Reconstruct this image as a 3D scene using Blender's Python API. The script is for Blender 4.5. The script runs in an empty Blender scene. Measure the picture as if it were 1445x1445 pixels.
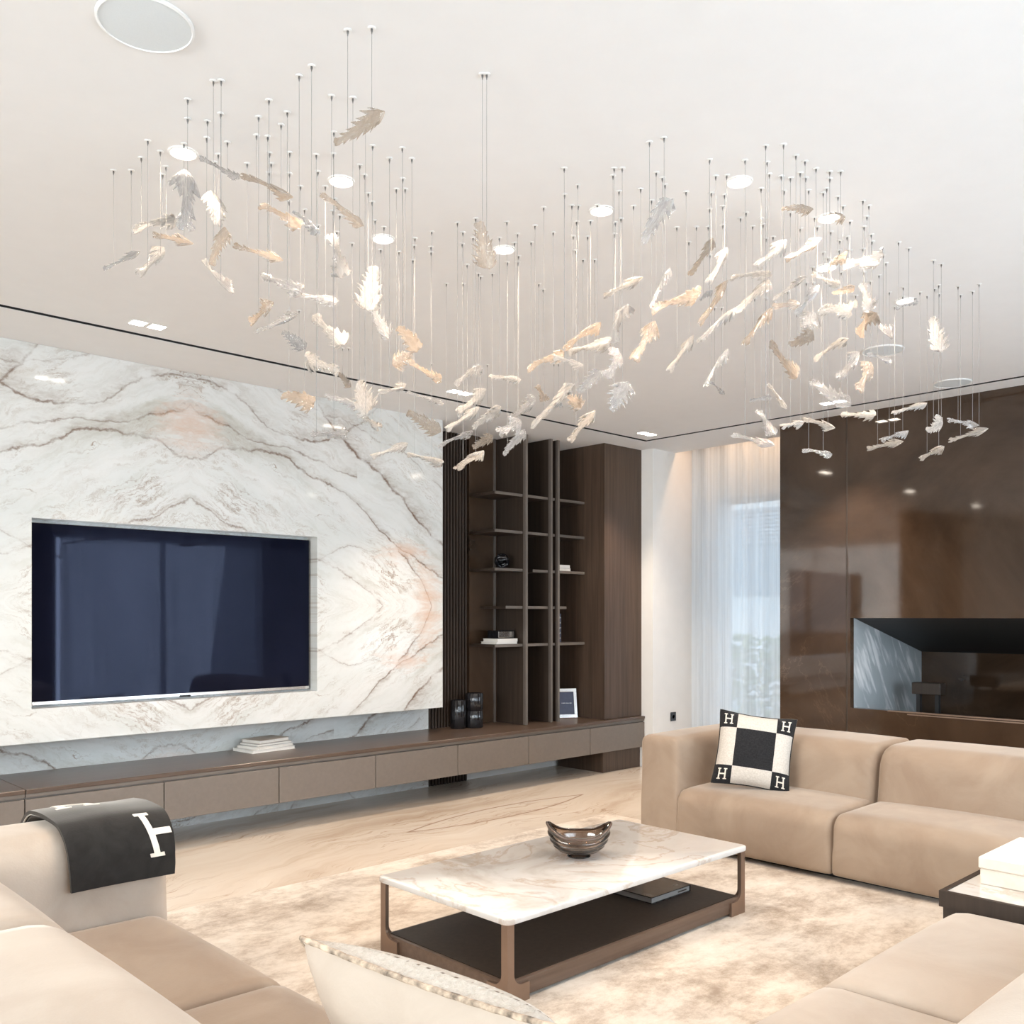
import bpy, bmesh, math, random
from mathutils import Vector, Matrix, Euler

scene = bpy.context.scene
COL = scene.collection

# ------------------------------------------------------------------ camera
cam_d = bpy.data.cameras.new('camera')
cam = bpy.data.objects.new('camera', cam_d)
COL.objects.link(cam)
cam.location = (0.0, 0.0, 1.45)
cam.rotation_euler = (math.radians(90), 0, math.radians(-43.79))
cam_d.sensor_width = 36.0
cam_d.lens = 1311.0 / 1445.0 * 36.0
cam_d.shift_y = 147.0 / 1445.0
cam_d.clip_start = 0.05
cam_d.clip_end = 200
scene.camera = cam

# ------------------------------------------------------------------ world, daylight, exposure
vs = scene.view_settings
vs.view_transform = 'Standard'
vs.look = 'None'
vs.gamma = 1.0
vs.use_curve_mapping = False
vs.exposure = 0.37
world = bpy.data.worlds.new('sky')
scene.world = world
world.use_nodes = True
bg = world.node_tree.nodes['Background']
bg.inputs['Color'].default_value = (0.74, 0.87, 1.0, 1)
bg.inputs['Strength'].default_value = 2.1

def area_light(name, loc, rot, sx, sy, power, color):
    d = bpy.data.lights.new(name, 'AREA')
    d.shape = 'RECTANGLE'
    d.size = sx
    d.size_y = sy
    d.energy = power
    d.color = color
    o = bpy.data.objects.new(name, d)
    COL.objects.link(o)
    o.location = loc
    o.rotation_euler = rot
    return o

P_DOWN, P_TWIN = 21.0, 27.0
DAY = (0.86, 0.94, 1.0)
# daylight standing outside the two tall garden windows behind the camera plus an added fill light from the unseen left
area_light('daylight_garden', (5.55, -2.6, 1.65), (math.radians(74), 0, 0), 3.2, 3.3, 400, DAY)
area_light('daylight_garden', (1.9, -2.6, 1.65), (math.radians(74), 0, 0), 3.2, 3.3, 460, DAY)
area_light('fill_left', (-4.2, 2.6, 2.2), (math.radians(65), 0, math.radians(-90)), 4.0, 2.4, 400, (1.0, 0.96, 0.92))

# ------------------------------------------------------------------ helpers
def link(o, parent=None):
    COL.objects.link(o)
    if parent is not None:
        o.parent = parent
    return o

def tag(o, label=None, cat=None, group=None, kind=None):
    if label: o['label'] = label
    if cat: o['category'] = cat
    if group: o['group'] = group
    if kind: o['kind'] = kind
    return o

def empty(name, loc=(0, 0, 0), rz=0.0, parent=None):
    o = bpy.data.objects.new(name, None)
    o.location = loc
    o.rotation_euler = (0, 0, rz)
    o.empty_display_size = 0.05
    return link(o, parent)

def finish(name, bm, mat, parent=None, smooth=False, auto=None):
    me = bpy.data.meshes.new(name)
    bm.normal_update()
    bm.to_mesh(me)
    bm.free()
    if mat is not None:
        me.materials.append(mat)
    if smooth:
        me.polygons.foreach_set('use_smooth', [True] * len(me.polygons))
        if auto:
            me.set_sharp_from_angle(angle=math.radians(auto))
    return link(bpy.data.objects.new(name, me), parent)

def add_box(bm, lo, hi, bev=0.0, seg=2):
    b = bmesh.new()
    bmesh.ops.create_cube(b, size=1.0)
    for v in b.verts:
        v.co = Vector([lo[k] + (v.co[k] + 0.5) * (hi[k] - lo[k]) for k in range(3)])
    if bev > 0:
        bmesh.ops.bevel(b, geom=list(b.edges), offset=bev, segments=seg, affect='EDGES', profile=0.5)
    tmp = bpy.data.meshes.new('t')
    b.to_mesh(tmp)
    b.free()
    bm.from_mesh(tmp)
    bpy.data.meshes.remove(tmp)

def box(name, lo, hi, mat, parent=None, bev=0.0, seg=2):
    bm = bmesh.new()
    add_box(bm, lo, hi, bev, seg)
    return finish(name, bm, mat, parent, smooth=bev > 0, auto=35)

def add_prism(bm, pts, axis, a, b):
    """extrude polygon pts (in the plane of the two other axes) along axis from a to b"""
    def mk(p, t):
        c = [0, 0, 0]
        o = [k for k in range(3) if k != axis]
        c[o[0]], c[o[1]], c[axis] = p[0], p[1], t
        return bm.verts.new(c)
    A = [mk(p, a) for p in pts]
    B = [mk(p, b) for p in pts]
    n = len(pts)
    fs = [bm.faces.new(A), bm.faces.new(B[::-1])]
    for i in range(n):
        j = (i + 1) % n
        fs.append(bm.faces.new((A[j], A[i], B[i], B[j])))
    bmesh.ops.recalc_face_normals(bm, faces=fs)

def add_lathe(bm, prof, c=(0, 0, 0), n=32, squash=None):
    rings = []
    for r, z in prof:
        ring = []
        for k in range(n):
            a = 2 * math.pi * k / n
            ring.append(bm.verts.new((c[0] + r * math.cos(a), c[1] + r * math.sin(a), c[2] + z)))
        rings.append(ring)
    fs = []
    for i in range(len(rings) - 1):
        for k in range(n):
            m = (k + 1) % n
            fs.append(bm.faces.new((rings[i][k], rings[i][m], rings[i + 1][m], rings[i + 1][k])))
    fs.append(bm.faces.new(rings[0][::-1]))
    fs.append(bm.faces.new(rings[-1]))
    bmesh.ops.recalc_face_normals(bm, faces=fs)

def add_tube(bm, pts, r, n=8, closed=False):
    P = [Vector(p) for p in pts]
    rings = []
    m = len(P)
    for i in range(m):
        if closed:
            d = P[(i + 1) % m] - P[i - 1]
        else:
            d = P[min(i + 1, m - 1)] - P[max(i - 1, 0)]
        d.normalize()
        up = Vector((0, 0, 1)) if abs(d.z) < 0.95 else Vector((1, 0, 0))
        s = d.cross(up).normalized()
        t = s.cross(d)
        rings.append([bm.verts.new(P[i] + (s * math.cos(2 * math.pi * k / n) + t * math.sin(2 * math.pi * k / n)) * r) for k in range(n)])
    fs = []
    for i in range(m if closed else m - 1):
        A, B = rings[i], rings[(i + 1) % m]
        for k in range(n):
            q = (k + 1) % n
            fs.append(bm.faces.new((A[k], A[q], B[q], B[k])))
    if not closed:
        fs.append(bm.faces.new(rings[0][::-1]))
        fs.append(bm.faces.new(rings[-1]))
    bmesh.ops.recalc_face_normals(bm, faces=fs)

def soft_box(name, lo, hi, r, mat, parent=None, puff=(0, 0, 0), cuts=14, shear=None, rb=None):
    """upholstered block: edge radius r (one value or one per axis), rb for its lower edges, faces bulging by puff per axis"""
    bm = bmesh.new()
    bmesh.ops.create_cube(bm, size=2.0)
    bmesh.ops.subdivide_edges(bm, edges=list(bm.edges), cuts=cuts, use_grid_fill=True)
    half = [(hi[k] - lo[k]) / 2 for k in range(3)]
    cen = [(hi[k] + lo[k]) / 2 for k in range(3)]
    r3 = (r, r, r) if not isinstance(r, (tuple, list)) else r
    b3 = r3 if rb is None else [min(rb, q) for q in r3]
    for v in bm.verts:
        t = [math.copysign(1 - (1 - abs(c)) ** 1.7, c) for c in v.co]
        p = [t[k] * half[k] for k in range(3)]
        f = min(1.0, max(0.0, 0.5 + t[2] * 1.2))
        f = f * f * (3 - 2 * f)
        rr = [min(b3[k] + (r3[k] - b3[k]) * f, half[k]) for k in range(3)]
        inn = [max(-(half[k] - rr[k]), min(half[k] - rr[k], p[k])) for k in range(3)]
        d = Vector([(p[k] - inn[k]) / rr[k] for k in range(3)])
        if d.length > 1e-6:
            d.normalize()
        q = [inn[k] + d[k] * rr[k] for k in range(3)]
        for k in range(3):
            if puff[k]:
                o = [j for j in range(3) if j != k]
                w = max(0, 1 - (q[o[0]] / half[o[0]]) ** 2) * max(0, 1 - (q[o[1]] / half[o[1]]) ** 2)
                q[k] += puff[k] * (w ** 0.6) * d[k]
        if shear:
            q = shear(q, half)
        v.co = Vector([q[k] + cen[k] for k in range(3)])
    return finish(name, bm, mat, parent, smooth=True)

def copy_tree(o, parent=None):
    c = o.copy()
    COL.objects.link(c)
    c.parent = parent
    for ch in list(o.children):
        copy_tree(ch, c)
    return c

# ------------------------------------------------------------------ material helpers
class G:
    def __init__(self, name):
        self.m = bpy.data.materials.new(name)
        self.m.use_nodes = True
        self.nt = self.m.node_tree
        self.nt.nodes.clear()
        self.out = self.nt.nodes.new('ShaderNodeOutputMaterial')
    def n(self, t, **kw):
        nd = self.nt.nodes.new(t)
        for k, v in kw.items():
            setattr(nd, k, v)
        return nd
    def set(self, sock, v):
        if hasattr(v, 'is_linked') or isinstance(v, bpy.types.NodeSocket):
            self.nt.links.new(v, sock)
        elif isinstance(v, (tuple, list)) and len(v) == 3 and sock.type == 'RGBA':
            sock.default_value = (*v, 1)
        else:
            sock.default_value = v
    def math(self, op, a, b=None, c=None, clamp=False):
        nd = self.n('ShaderNodeMath', operation=op, use_clamp=clamp)
        self.set(nd.inputs[0], a)
        if b is not None: self.set(nd.inputs[1], b)
        if c is not None: self.set(nd.inputs[2], c)
        return nd.outputs[0]
    def coord(self, which='Object'):
        return self.n('ShaderNodeTexCoord').outputs[which]
    def sep(self, v):
        nd = self.n('ShaderNodeSeparateXYZ')
        self.set(nd.inputs[0], v)
        return nd.outputs
    def comb(self, x, y, z=0.0):
        nd = self.n('ShaderNodeCombineXYZ')
        for s, v in zip(nd.inputs, (x, y, z)):
            self.set(s, v)
        return nd.outputs[0]
    def noise(self, vec, scale, detail=4, rough=0.55, dist=0.0):
        nd = self.n('ShaderNodeTexNoise')
        self.set(nd.inputs['Vector'], vec)
        nd.inputs['Scale'].default_value = scale
        nd.inputs['Detail'].default_value = detail
        nd.inputs['Roughness'].default_value = rough
        nd.inputs['Distortion'].default_value = dist
        return nd.outputs['Fac']
    def ramp(self, f, stops, interp='LINEAR'):
        nd = self.n('ShaderNodeValToRGB')
        cr = nd.color_ramp
        cr.interpolation = interp
        while len(cr.elements) < len(stops):
            cr.elements.new(0.5)
        for e, (p, c) in zip(cr.elements, stops):
            e.position = p
            e.color = (*c, 1) if isinstance(c, (tuple, list)) else (c, c, c, 1)
        self.set(nd.inputs[0], f)
        return nd.outputs[0]
    def mix(self, f, a, b):
        nd = self.n('ShaderNodeMix', data_type='RGBA')
        self.set(nd.inputs[0], f)
        self.set(nd.inputs[6], a)
        self.set(nd.inputs[7], b)
        return nd.outputs[2]
    def curve(self, f, pts):
        nd = self.n('ShaderNodeFloatCurve')
        c = nd.mapping.curves[0]
        while len(c.points) < len(pts):
            c.points.new(0.5, 0.5)
        for p, (x, y) in zip(c.points, pts):
            p.location = (x, y)
        nd.mapping.update()
        self.set(nd.inputs['Value'], f)
        return nd.outputs[0]
    def bump(self, h, strength, dist=0.01):
        nd = self.n('ShaderNodeBump')
        nd.inputs['Strength'].default_value = strength
        nd.inputs['Distance'].default_value = dist
        self.set(nd.inputs['Height'], h)
        return nd.outputs[0]
    def pbr(self, color, rough=0.5, metal=0.0, spec=0.5, normal=None, sheen=0.0, sheen_tint=None, emit=None, emit_s=0.0, coat=0.0, trans=0.0, ior=None):
        p = self.n('ShaderNodeBsdfPrincipled')
        self.set(p.inputs['Base Color'], color)
        self.set(p.inputs['Roughness'], rough)
        p.inputs['Metallic'].default_value = metal
        p.inputs['Specular IOR Level'].default_value = spec
        if normal is not None: self.set(p.inputs['Normal'], normal)
        if sheen:
            p.inputs['Sheen Weight'].default_value = sheen
            p.inputs['Sheen Roughness'].default_value = 0.4
            if sheen_tint: self.set(p.inputs['Sheen Tint'], sheen_tint)
        if emit:
            self.set(p.inputs['Emission Color'], emit)
            p.inputs['Emission Strength'].default_value = emit_s
        if coat: p.inputs['Coat Weight'].default_value = coat
        if trans: p.inputs['Transmission Weight'].default_value = trans
        if ior: p.inputs['IOR'].default_value = ior
        self.nt.links.new(p.outputs[0], self.out.inputs[0])
        return self.m

def plain(name, color, rough=0.5, metal=0.0, spec=0.5, var=0.06, scale=8.0, **kw):
    g = G(name)
    f = g.noise(g.coord(), scale, 3)
    lo = tuple(c * (1 - var) for c in color)
    hi = tuple(min(1, c * (1 + var)) for c in color)
    return g.pbr(g.ramp(f, [(0.3, lo), (0.7, hi)]), rough, metal, spec, **kw)

# ------------------------------------------------------------------ materials
def slab_marble(name, xm=2.70, zm=1.53):
    g = G(name)
    x, y, z = g.sep(g.coord())
    u = g.math('ABSOLUTE', g.math('SUBTRACT', x, xm))
    v = g.math('ABSOLUTE', g.math('SUBTRACT', z, zm))
    uv = g.comb(u, v)
    w1 = g.math('SUBTRACT', g.noise(uv, 1.6, 3, 0.5), 0.5)
    w2 = g.math('SUBTRACT', g.noise(uv, 6.0, 8, 0.7), 0.5)
    warp = g.math('ADD', g.math('MULTIPLY', w1, 0.30), g.math('MULTIPLY', w2, 0.16))
    s = g.math('ADD', g.math('ADD', g.math('MULTIPLY', v, 0.88), g.math('MULTIPLY', u, 0.46)), g.math('MULTIPLY', warp, 0.8))
    t = g.math('SUBTRACT', g.math('MULTIPLY', u, 0.88), g.math('MULTIPLY', v, 0.46))
    st = g.comb(g.math('MULTIPLY', t, 0.55), g.math('MULTIPLY', s, 3.2))
    broad = g.noise(st, 1.5, 6, 0.62, 0.4)
    col = g.ramp(broad, [(0.28, (0.52, 0.52, 0.475)), (0.42, (0.665, 0.68, 0.665)), (0.60, (0.715, 0.72, 0.71)), (0.78, (0.61, 0.585, 0.54))])
    # cloudy streaks following the bedding
    cloud = g.noise(g.comb(g.math('MULTIPLY', t, 1.0), g.math('MULTIPLY', s, 12.0)), 1.8, 7, 0.7, 0.3)
    col = g.mix(g.ramp(cloud, [(0.50, 0.0), (0.72, 0.38)]), col, (0.46, 0.44, 0.39))
    # hair veins: two nets of thin broken lines
    for sx_, sy_, sc_, th_, c_, k_, lo_ in ((1.2, 8.0, 1.5, 0.020, (0.30, 0.22, 0.16), 0.80, 0.50), (0.8, 4.5, 1.0, 0.011, (0.26, 0.17, 0.11), 0.85, 0.52), (2.0, 14.0, 1.6, 0.020, (0.40, 0.33, 0.27), 0.6, 0.46)):
        fine = g.noise(g.comb(g.math('MULTIPLY', t, sx_), g.math('MULTIPLY', s, sy_)), sc_, 9, 0.66, 0.7)
        hair = g.ramp(g.math('ABSOLUTE', g.math('SUBTRACT', fine, 0.5)), [(0.0, 1.0), (th_, 0.0)])
        gate = g.ramp(g.noise(g.comb(u, v, sc_ * 7.0), 1.7, 4, 0.6), [(lo_, 0.0), (lo_ + 0.14, 1.0)])
        col = g.mix(g.math('MULTIPLY', g.math('MULTIPLY', hair, gate), k_), col, c_)
    un = g.math('DIVIDE', u, 2.4)
    veins = [  # points (u, v), half width, strength, soft shade
        ([(0, 1.50), (0.31, 1.42), (0.55, 1.26), (0.85, 1.18), (1.2, 1.3), (1.5, 1.5)], 0.011, 0.9, 0.10),
        ([(0, 0.96), (0.31, 1.05), (0.69, 1.02), (0.80, 0.96), (1.16, 0.86), (1.68, 0.47), (2.15, 0.26)], 0.011, 0.9, 0.06),
        ([(0, 0.69), (0.4, 0.50), (0.98, 0.33), (1.54, 0.0)], 0.008, 0.7, 0.05),
        ([(0.9, 1.58), (1.28, 1.16), (1.48, 1.06), (1.68, 0.86), (2.15, 0.50)], 0.018, 1.0, 0.16),
        ([(0.5, 1.58), (1.0, 1.42), (1.6, 1.25), (2.15, 0.95)], 0.007, 0.6, 0.05),
        ([(1.7, 0.42), (1.9, 0.22), (2.02, 0.0)], 0.014, 0.9, 0.06),
        ([(0.2, 0.28), (0.7, 0.22), (1.3, 0.42), (1.7, 0.12)], 0.006, 0.5, 0.03),
        ([(0, 1.30), (0.25, 1.18), (0.45, 1.12), (0.9, 1.06), (1.3, 1.0)], 0.009, 0.8, 0.08),
    ]
    br = g.ramp(g.noise(uv, 4.5, 6, 0.65), [(0.38, 0.12), (0.60, 1.0)])
    for n_, (pts, hw, stg, soft) in enumerate(veins):
        f = g.curve(un, [(a / 2.4, b / 1.6) for a, b in pts])
        f = g.math('MULTIPLY', f, 1.6)
        off = g.math('ADD', g.math('SUBTRACT', v, f), g.math('MULTIPLY', warp, 0.70))
        d = g.math('ABSOLUTE', off)
        a0, a1 = pts[0][0], pts[-1][0]
        m = g.math('MULTIPLY', g.math('GREATER_THAN', u, a0 - 0.01), g.math('LESS_THAN', u, a1 + 0.01))
        m = g.math('MULTIPLY', m, br)
        sh = g.math('POWER', g.math('SUBTRACT', 1.0, g.math('DIVIDE', d, soft * 1.5), clamp=True), 1.6)
        side = g.math('GREATER_THAN', off, -0.01)
        sh = g.math('MULTIPLY', sh, g.math('ADD', g.math('MULTIPLY', side, 0.6), 0.4))
        tex = g.ramp(g.noise(g.comb(g.math('MULTIPLY', u, 5.0), g.math('MULTIPLY', v, 16.0), float(n_)), 2.0, 5, 0.7), [(0.40, 0.25), (0.62, 1.0)])
        col = g.mix(g.math('MULTIPLY', g.math('MULTIPLY', g.math('MULTIPLY', sh, tex), m), 0.95 * stg), col, (0.33, 0.28, 0.235))
        ln = g.math('SUBTRACT', 1.0, g.math('DIVIDE', d, hw), clamp=True)
        col = g.mix(g.math('MULTIPLY', g.math('MULTIPLY', ln, m), stg), col, (0.17, 0.105, 0.075))
    # rust stains
    for cu, cv, ru, rv in ((0.0, 1.17, 0.34, 0.24), (2.0, 0.05, 0.20, 0.42), (1.75, 0.42, 0.30, 0.12)):
        du = g.math('DIVIDE', g.math('SUBTRACT', u, cu), ru)
        dv = g.math('DIVIDE', g.math('SUBTRACT', v, cv), rv)
        rr = g.math('SQRT', g.math('ADD', g.math('MULTIPLY', du, du), g.math('MULTIPLY', dv, dv)))
        nn = g.noise(g.comb(g.math('MULTIPLY', u, 1.4), g.math('MULTIPLY', v, 5.0)), 3.5, 6, 0.7, 0.8)
        k = g.math('SUBTRACT', g.math('MULTIPLY', nn, 2.0), g.math('ADD', g.math('MULTIPLY', rr, 0.75), 0.35), clamp=True)
        col = g.mix(g.math('MULTIPLY', k, 0.85, clamp=True), col, (0.60, 0.37, 0.25))
    return g.pbr(col, 0.07, 0, 0.45)

def floor_marble():
    g = G('floor_marble')
    co = g.coord()
    x, y, z = g.sep(co)
    w = g.math('SUBTRACT', g.noise(co, 0.7, 4, 0.55), 0.5)
    s = g.math('ADD', g.math('SUBTRACT', y, g.math('MULTIPLY', x, 0.10)), g.math('MULTIPLY', w, 0.9))
    st = g.comb(g.math('MULTIPLY', x, 0.28), g.math('MULTIPLY', s, 2.2))
    col = g.ramp(g.noise(st, 1.4, 6, 0.6, 0.5), [(0.25, (0.53, 0.41, 0.31)), (0.45, (0.70, 0.60, 0.50)), (0.62, (0.76, 0.68, 0.59)), (0.8, (0.62, 0.50, 0.40))])
    fine = g.noise(g.comb(g.math('MULTIPLY', x, 0.5), g.math('MULTIPLY', s, 6.0)), 1.3, 7, 0.65, 0.4)
    hair = g.ramp(g.math('ABSOLUTE', g.math('SUBTRACT', fine, 0.5)), [(0.0, 1.0), (0.016, 0.0)])
    gate = g.ramp(g.noise(co, 1.1, 3), [(0.46, 0.0), (0.62, 1.0)])
    col = g.mix(g.math('MULTIPLY', g.math('MULTIPLY', hair, gate), 0.7), col, (0.36, 0.22, 0.14))
    # book-matched leaf-shaped vein
    px = g.math('DIVIDE', g.math('SUBTRACT', x, 4.72), 0.92)
    py = g.math('SUBTRACT', y, g.math('ADD', 5.02, g.math('MULTIPLY', g.math('SUBTRACT', x, 4.72), 0.04)))
    arc = g.math('MULTIPLY', g.math('SUBTRACT', 1.0, g.math('MULTIPLY', px, px)), 0.15)
    d = g.math('ABSOLUTE', g.math('SUBTRACT', g.math('ABSOLUTE', py), g.math('ADD', arc, g.math('MULTIPLY', w, 0.03))))
    ln = g.math('SUBTRACT', 1.0, g.math('DIVIDE', d, 0.014), clamp=True)
    ln = g.math('MULTIPLY', ln, g.math('LESS_THAN', g.math('ABSOLUTE', px), 1.02))
    col = g.mix(g.math('MULTIPLY', ln, 0.85), col, (0.28, 0.15, 0.09))
    return g.pbr(col, 0.16, 0, 0.4)

def brown_stone():
    g = G('brown_stone')
    co = g.coord()
    n1 = g.noise(co, 0.9, 6, 0.62, 1.2)
    col = g.ramp(n1, [(0.3, (0.030, 0.017, 0.010)), (0.55, (0.060, 0.036, 0.022)), (0.75, (0.085, 0.053, 0.034))])
    r = g.math('ABSOLUTE', g.math('SUBTRACT', g.noise(co, 0.55, 7, 0.62, 1.6), 0.5))
    hair = g.ramp(r, [(0.0, 1.0), (0.007, 0.0)])
    gate = g.ramp(g.noise(co, 0.8, 2), [(0.5, 0.0), (0.62, 1.0)])
    col = g.mix(g.math('MULTIPLY', g.math('MULTIPLY', hair, gate), 0.16), col, (0.25, 0.16, 0.10))
    return g.pbr(col, 0.05, 0, 0.7)

def wood(name, dark, light, rough=0.45, spec=0.4, axis=2):
    g = G(name)
    x, y, z = g.sep(g.coord())
    k = [14.0, 14.0, 14.0]
    k[axis] = 0.5
    st = g.comb(g.math('MULTIPLY', x, k[0]), g.math('MULTIPLY', y, k[1]), g.math('MULTIPLY', z, k[2]))
    f = g.noise(st, 3.0, 6, 0.6, 0.3)
    return g.pbr(g.ramp(f, [(0.3, dark), (0.7, light)]), rough, 0, spec)

def velvet(name, base, nap, rough=0.75, scale=3.0):
    g = G(name)
    co = g.coord()
    f = g.noise(co, scale, 5, 0.6, 0.8)
    f2 = g.noise(co, 160.0, 2, 0.5)
    col = g.ramp(f, [(0.35, base), (0.68, nap)])
    return g.pbr(col, rough, 0, 0.2, normal=g.bump(f2, 0.08, 0.004), sheen=0.45, sheen_tint=(1.0, 0.9, 0.8))

def rug_material():
    g = G('rug_pile')
    co = g.coord()
    x, y, z = g.sep(co)
    st = g.comb(g.math('MULTIPLY', x, 0.75), g.math('MULTIPLY', y, 1.0))
    a = g.noise(st, 2.8, 12, 0.80, 0.12)
    col = g.ramp(a, [(0.36, (0.33, 0.26, 0.20)), (0.45, (0.50, 0.42, 0.345)), (0.53, (0.66, 0.585, 0.505)), (0.68, (0.78, 0.715, 0.64))])
    b = g.noise(g.comb(g.math('MULTIPLY', x, 1.0), g.math('MULTIPLY', y, 3.0)), 6.0, 6, 0.7)
    col = g.mix(g.ramp(b, [(0.52, 0.0), (0.75, 0.45)]), col, (0.45, 0.36, 0.28))
    return g.pbr(col, 0.9, 0, 0.1, normal=g.bump(g.noise(co, 220.0, 2), 0.25, 0.005), sheen=0.2)

def table_marble():
    g = G('white_marble')
    co = g.coord()
    w = g.noise(co, 2.2, 6, 0.6, 1.0)
    col = g.ramp(w, [(0.3, (0.50, 0.45, 0.40)), (0.47, (0.68, 0.655, 0.625)), (0.7, (0.73, 0.715, 0.70))])
    r = g.math('ABSOLUTE', g.math('SUBTRACT', g.noise(co, 1.7, 7, 0.6, 1.4), 0.5))
    col = g.mix(g.math('MULTIPLY', g.ramp(r, [(0.0, 1.0), (0.03, 0.0)]), 0.6), col, (0.50, 0.38, 0.29))
    return g.pbr(col, 0.08, 0, 0.5)

def sheer(name, tint=(0.92, 0.96, 1.0), open_=0.42):
    g = G(name)
    x, y, z = g.sep(g.coord())
    th = g.noise(g.comb(g.math('MULTIPLY', x, 12.0), g.math('MULTIPLY', y, 12.0), g.math('MULTIPLY', z, 0.15)), 3.0, 3)
    tr = g.n('ShaderNodeBsdfTransparent')
    tr.inputs[0].default_value = (1, 1, 1, 1)
    tl = g.n('ShaderNodeBsdfTranslucent')
    g.set(tl.inputs[0], tint)
    df = g.n('ShaderNodeBsdfDiffuse')
    g.set(df.inputs[0], tint)
    m1 = g.n('ShaderNodeMixShader')
    m1.inputs[0].default_value = 0.5
    g.nt.links.new(tl.outputs[0], m1.inputs[1])
    g.nt.links.new(df.outputs[0], m1.inputs[2])
    m2 = g.n('ShaderNodeMixShader')
    g.set(m2.inputs[0], g.ramp(th, [(0.3, open_ + 0.12), (0.7, open_ - 0.12)]))
    g.nt.links.new(m1.outputs[0], m2.inputs[1])
    g.nt.links.new(tr.outputs[0], m2.inputs[2])
    g.nt.links.new(m2.outputs[0], g.out.inputs[0])
    return g.m

def leaf_glass(name, tint, body, see, gloss=0.22):
    """blown-glass leaf: see-through body with milky streaks and wet highlights"""
    g = G(name)
    co = g.coord()
    x, y, z = g.sep(co)
    st = g.comb(g.math('MULTIPLY', x, 4.0), g.math('MULTIPLY', y, 22.0), z)
    f = g.noise(st, 2.0, 5, 0.65, 0.6)
    nm = g.bump(f, 0.6, 0.04)
    tr = g.n('ShaderNodeBsdfTransparent')
    g.set(tr.inputs[0], tuple(0.6 + 0.4 * c for c in tint))
    tl = g.n('ShaderNodeBsdfTranslucent')
    g.set(tl.inputs[0], body)
    g.set(tl.inputs['Normal'], nm)
    df = g.n('ShaderNodeBsdfDiffuse')
    g.set(df.inputs[0], body)
    g.set(df.inputs['Normal'], nm)
    gl = g.n('ShaderNodeBsdfGlossy')
    g.set(gl.inputs[0], (1, 1, 1))
    gl.inputs['Roughness'].default_value = 0.12
    g.set(gl.inputs['Normal'], nm)
    m1 = g.n('ShaderNodeMixShader')
    m1.inputs[0].default_value = 0.75
    g.nt.links.new(df.outputs[0], m1.inputs[1])
    g.nt.links.new(tl.outputs[0], m1.inputs[2])
    m2 = g.n('ShaderNodeMixShader')
    g.set(m2.inputs[0], g.ramp(f, [(0.36, min(1, see + 0.25)), (0.62, max(0, see - 0.25))]))
    g.nt.links.new(m1.outputs[0], m2.inputs[1])
    g.nt.links.new(tr.outputs[0], m2.inputs[2])
    m3 = g.n('ShaderNodeMixShader')
    fr = g.n('ShaderNodeFresnel')
    fr.inputs[0].default_value = 1.5
    g.set(fr.inputs['Normal'], nm)
    g.set(m3.inputs[0], g.math('ADD', g.math('MULTIPLY', fr.outputs[0], 0.7), gloss * 0.4, clamp=True))
    g.nt.links.new(m2.outputs[0], m3.inputs[1])
    g.nt.links.new(gl.outputs[0], m3.inputs[2])
    g.nt.links.new(m3.outputs[0], g.out.inputs[0])
    return g.m

def clear_glass(name, tint=(1, 1, 1), refl=0.08):
    g = G(name)
    f = g.noise(g.coord(), 1.5, 2)
    tr = g.n('ShaderNodeBsdfTransparent')
    g.set(tr.inputs[0], g.ramp(f, [(0, tuple(c * 0.98 for c in tint)), (1, tint)]))
    gl = g.n('ShaderNodeBsdfGlossy')
    gl.inputs['Roughness'].default_value = 0.01
    fr = g.n('ShaderNodeFresnel')
    fr.inputs[0].default_value = 1.45
    mx = g.n('ShaderNodeMixShader')
    g.set(mx.inputs[0], g.math('ADD', fr.outputs[0], refl, clamp=True))
    g.nt.links.new(tr.outputs[0], mx.inputs[1])
    g.nt.links.new(gl.outputs[0], mx.inputs[2])
    g.nt.links.new(mx.outputs[0], g.out.inputs[0])
    return g.m

def glow(name, color, s):
    g = G(name)
    f = g.noise(g.coord(), 3.0, 1)
    e = g.n('ShaderNodeEmission')
    g.set(e.inputs[0], g.ramp(f, [(0, color), (1, tuple(c * 0.98 for c in color))]))
    e.inputs[1].default_value = s
    g.nt.links.new(e.outputs[0], g.out.inputs[0])
    return g.m

M = {}
M['slab'] = slab_marble('bookmatched_marble')
M['floor'] = floor_marble()
M['brown'] = brown_stone()
M['ceil'] = plain('ceiling_paint', (0.78, 0.775, 0.77), 0.9, var=0.01)
M['wall'] = plain('wall_paint', (0.82, 0.81, 0.79), 0.9, var=0.015)
M['black'] = plain('matt_black', (0.012, 0.012, 0.013), 0.6)
M['gloss_black'] = plain('gloss_black', (0.010, 0.010, 0.012), 0.08, spec=0.6)
M['wood'] = wood('walnut_veneer', (0.055, 0.034, 0.023), (0.100, 0.064, 0.044))
M['wood_bronze'] = wood('bronzed_oak', (0.110, 0.070, 0.048), (0.165, 0.108, 0.078), 0.35, 0.5, axis=0)
M['wood_dark'] = wood('dark_veneer', (0.030, 0.020, 0.014), (0.050, 0.034, 0.025), 0.5)
M['wood_top'] = wood('worktop_veneer', (0.075, 0.050, 0.037), (0.12, 0.083, 0.062), 0.3, 0.5, axis=0)
M['taupe'] = plain('taupe_lacquer', (0.170, 0.143, 0.122), 0.42, var=0.05, scale=40)
M['taupe_edge'] = plain('taupe_metal_edge', (0.17, 0.145, 0.125), 0.4, metal=0.3)
M['bronze'] = plain('bronze_metal', (0.30, 0.215, 0.165), 0.35, metal=0.75)
M['bronze_dark'] = plain('dark_bronze', (0.10, 0.08, 0.065), 0.35, metal=0.7)
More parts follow.
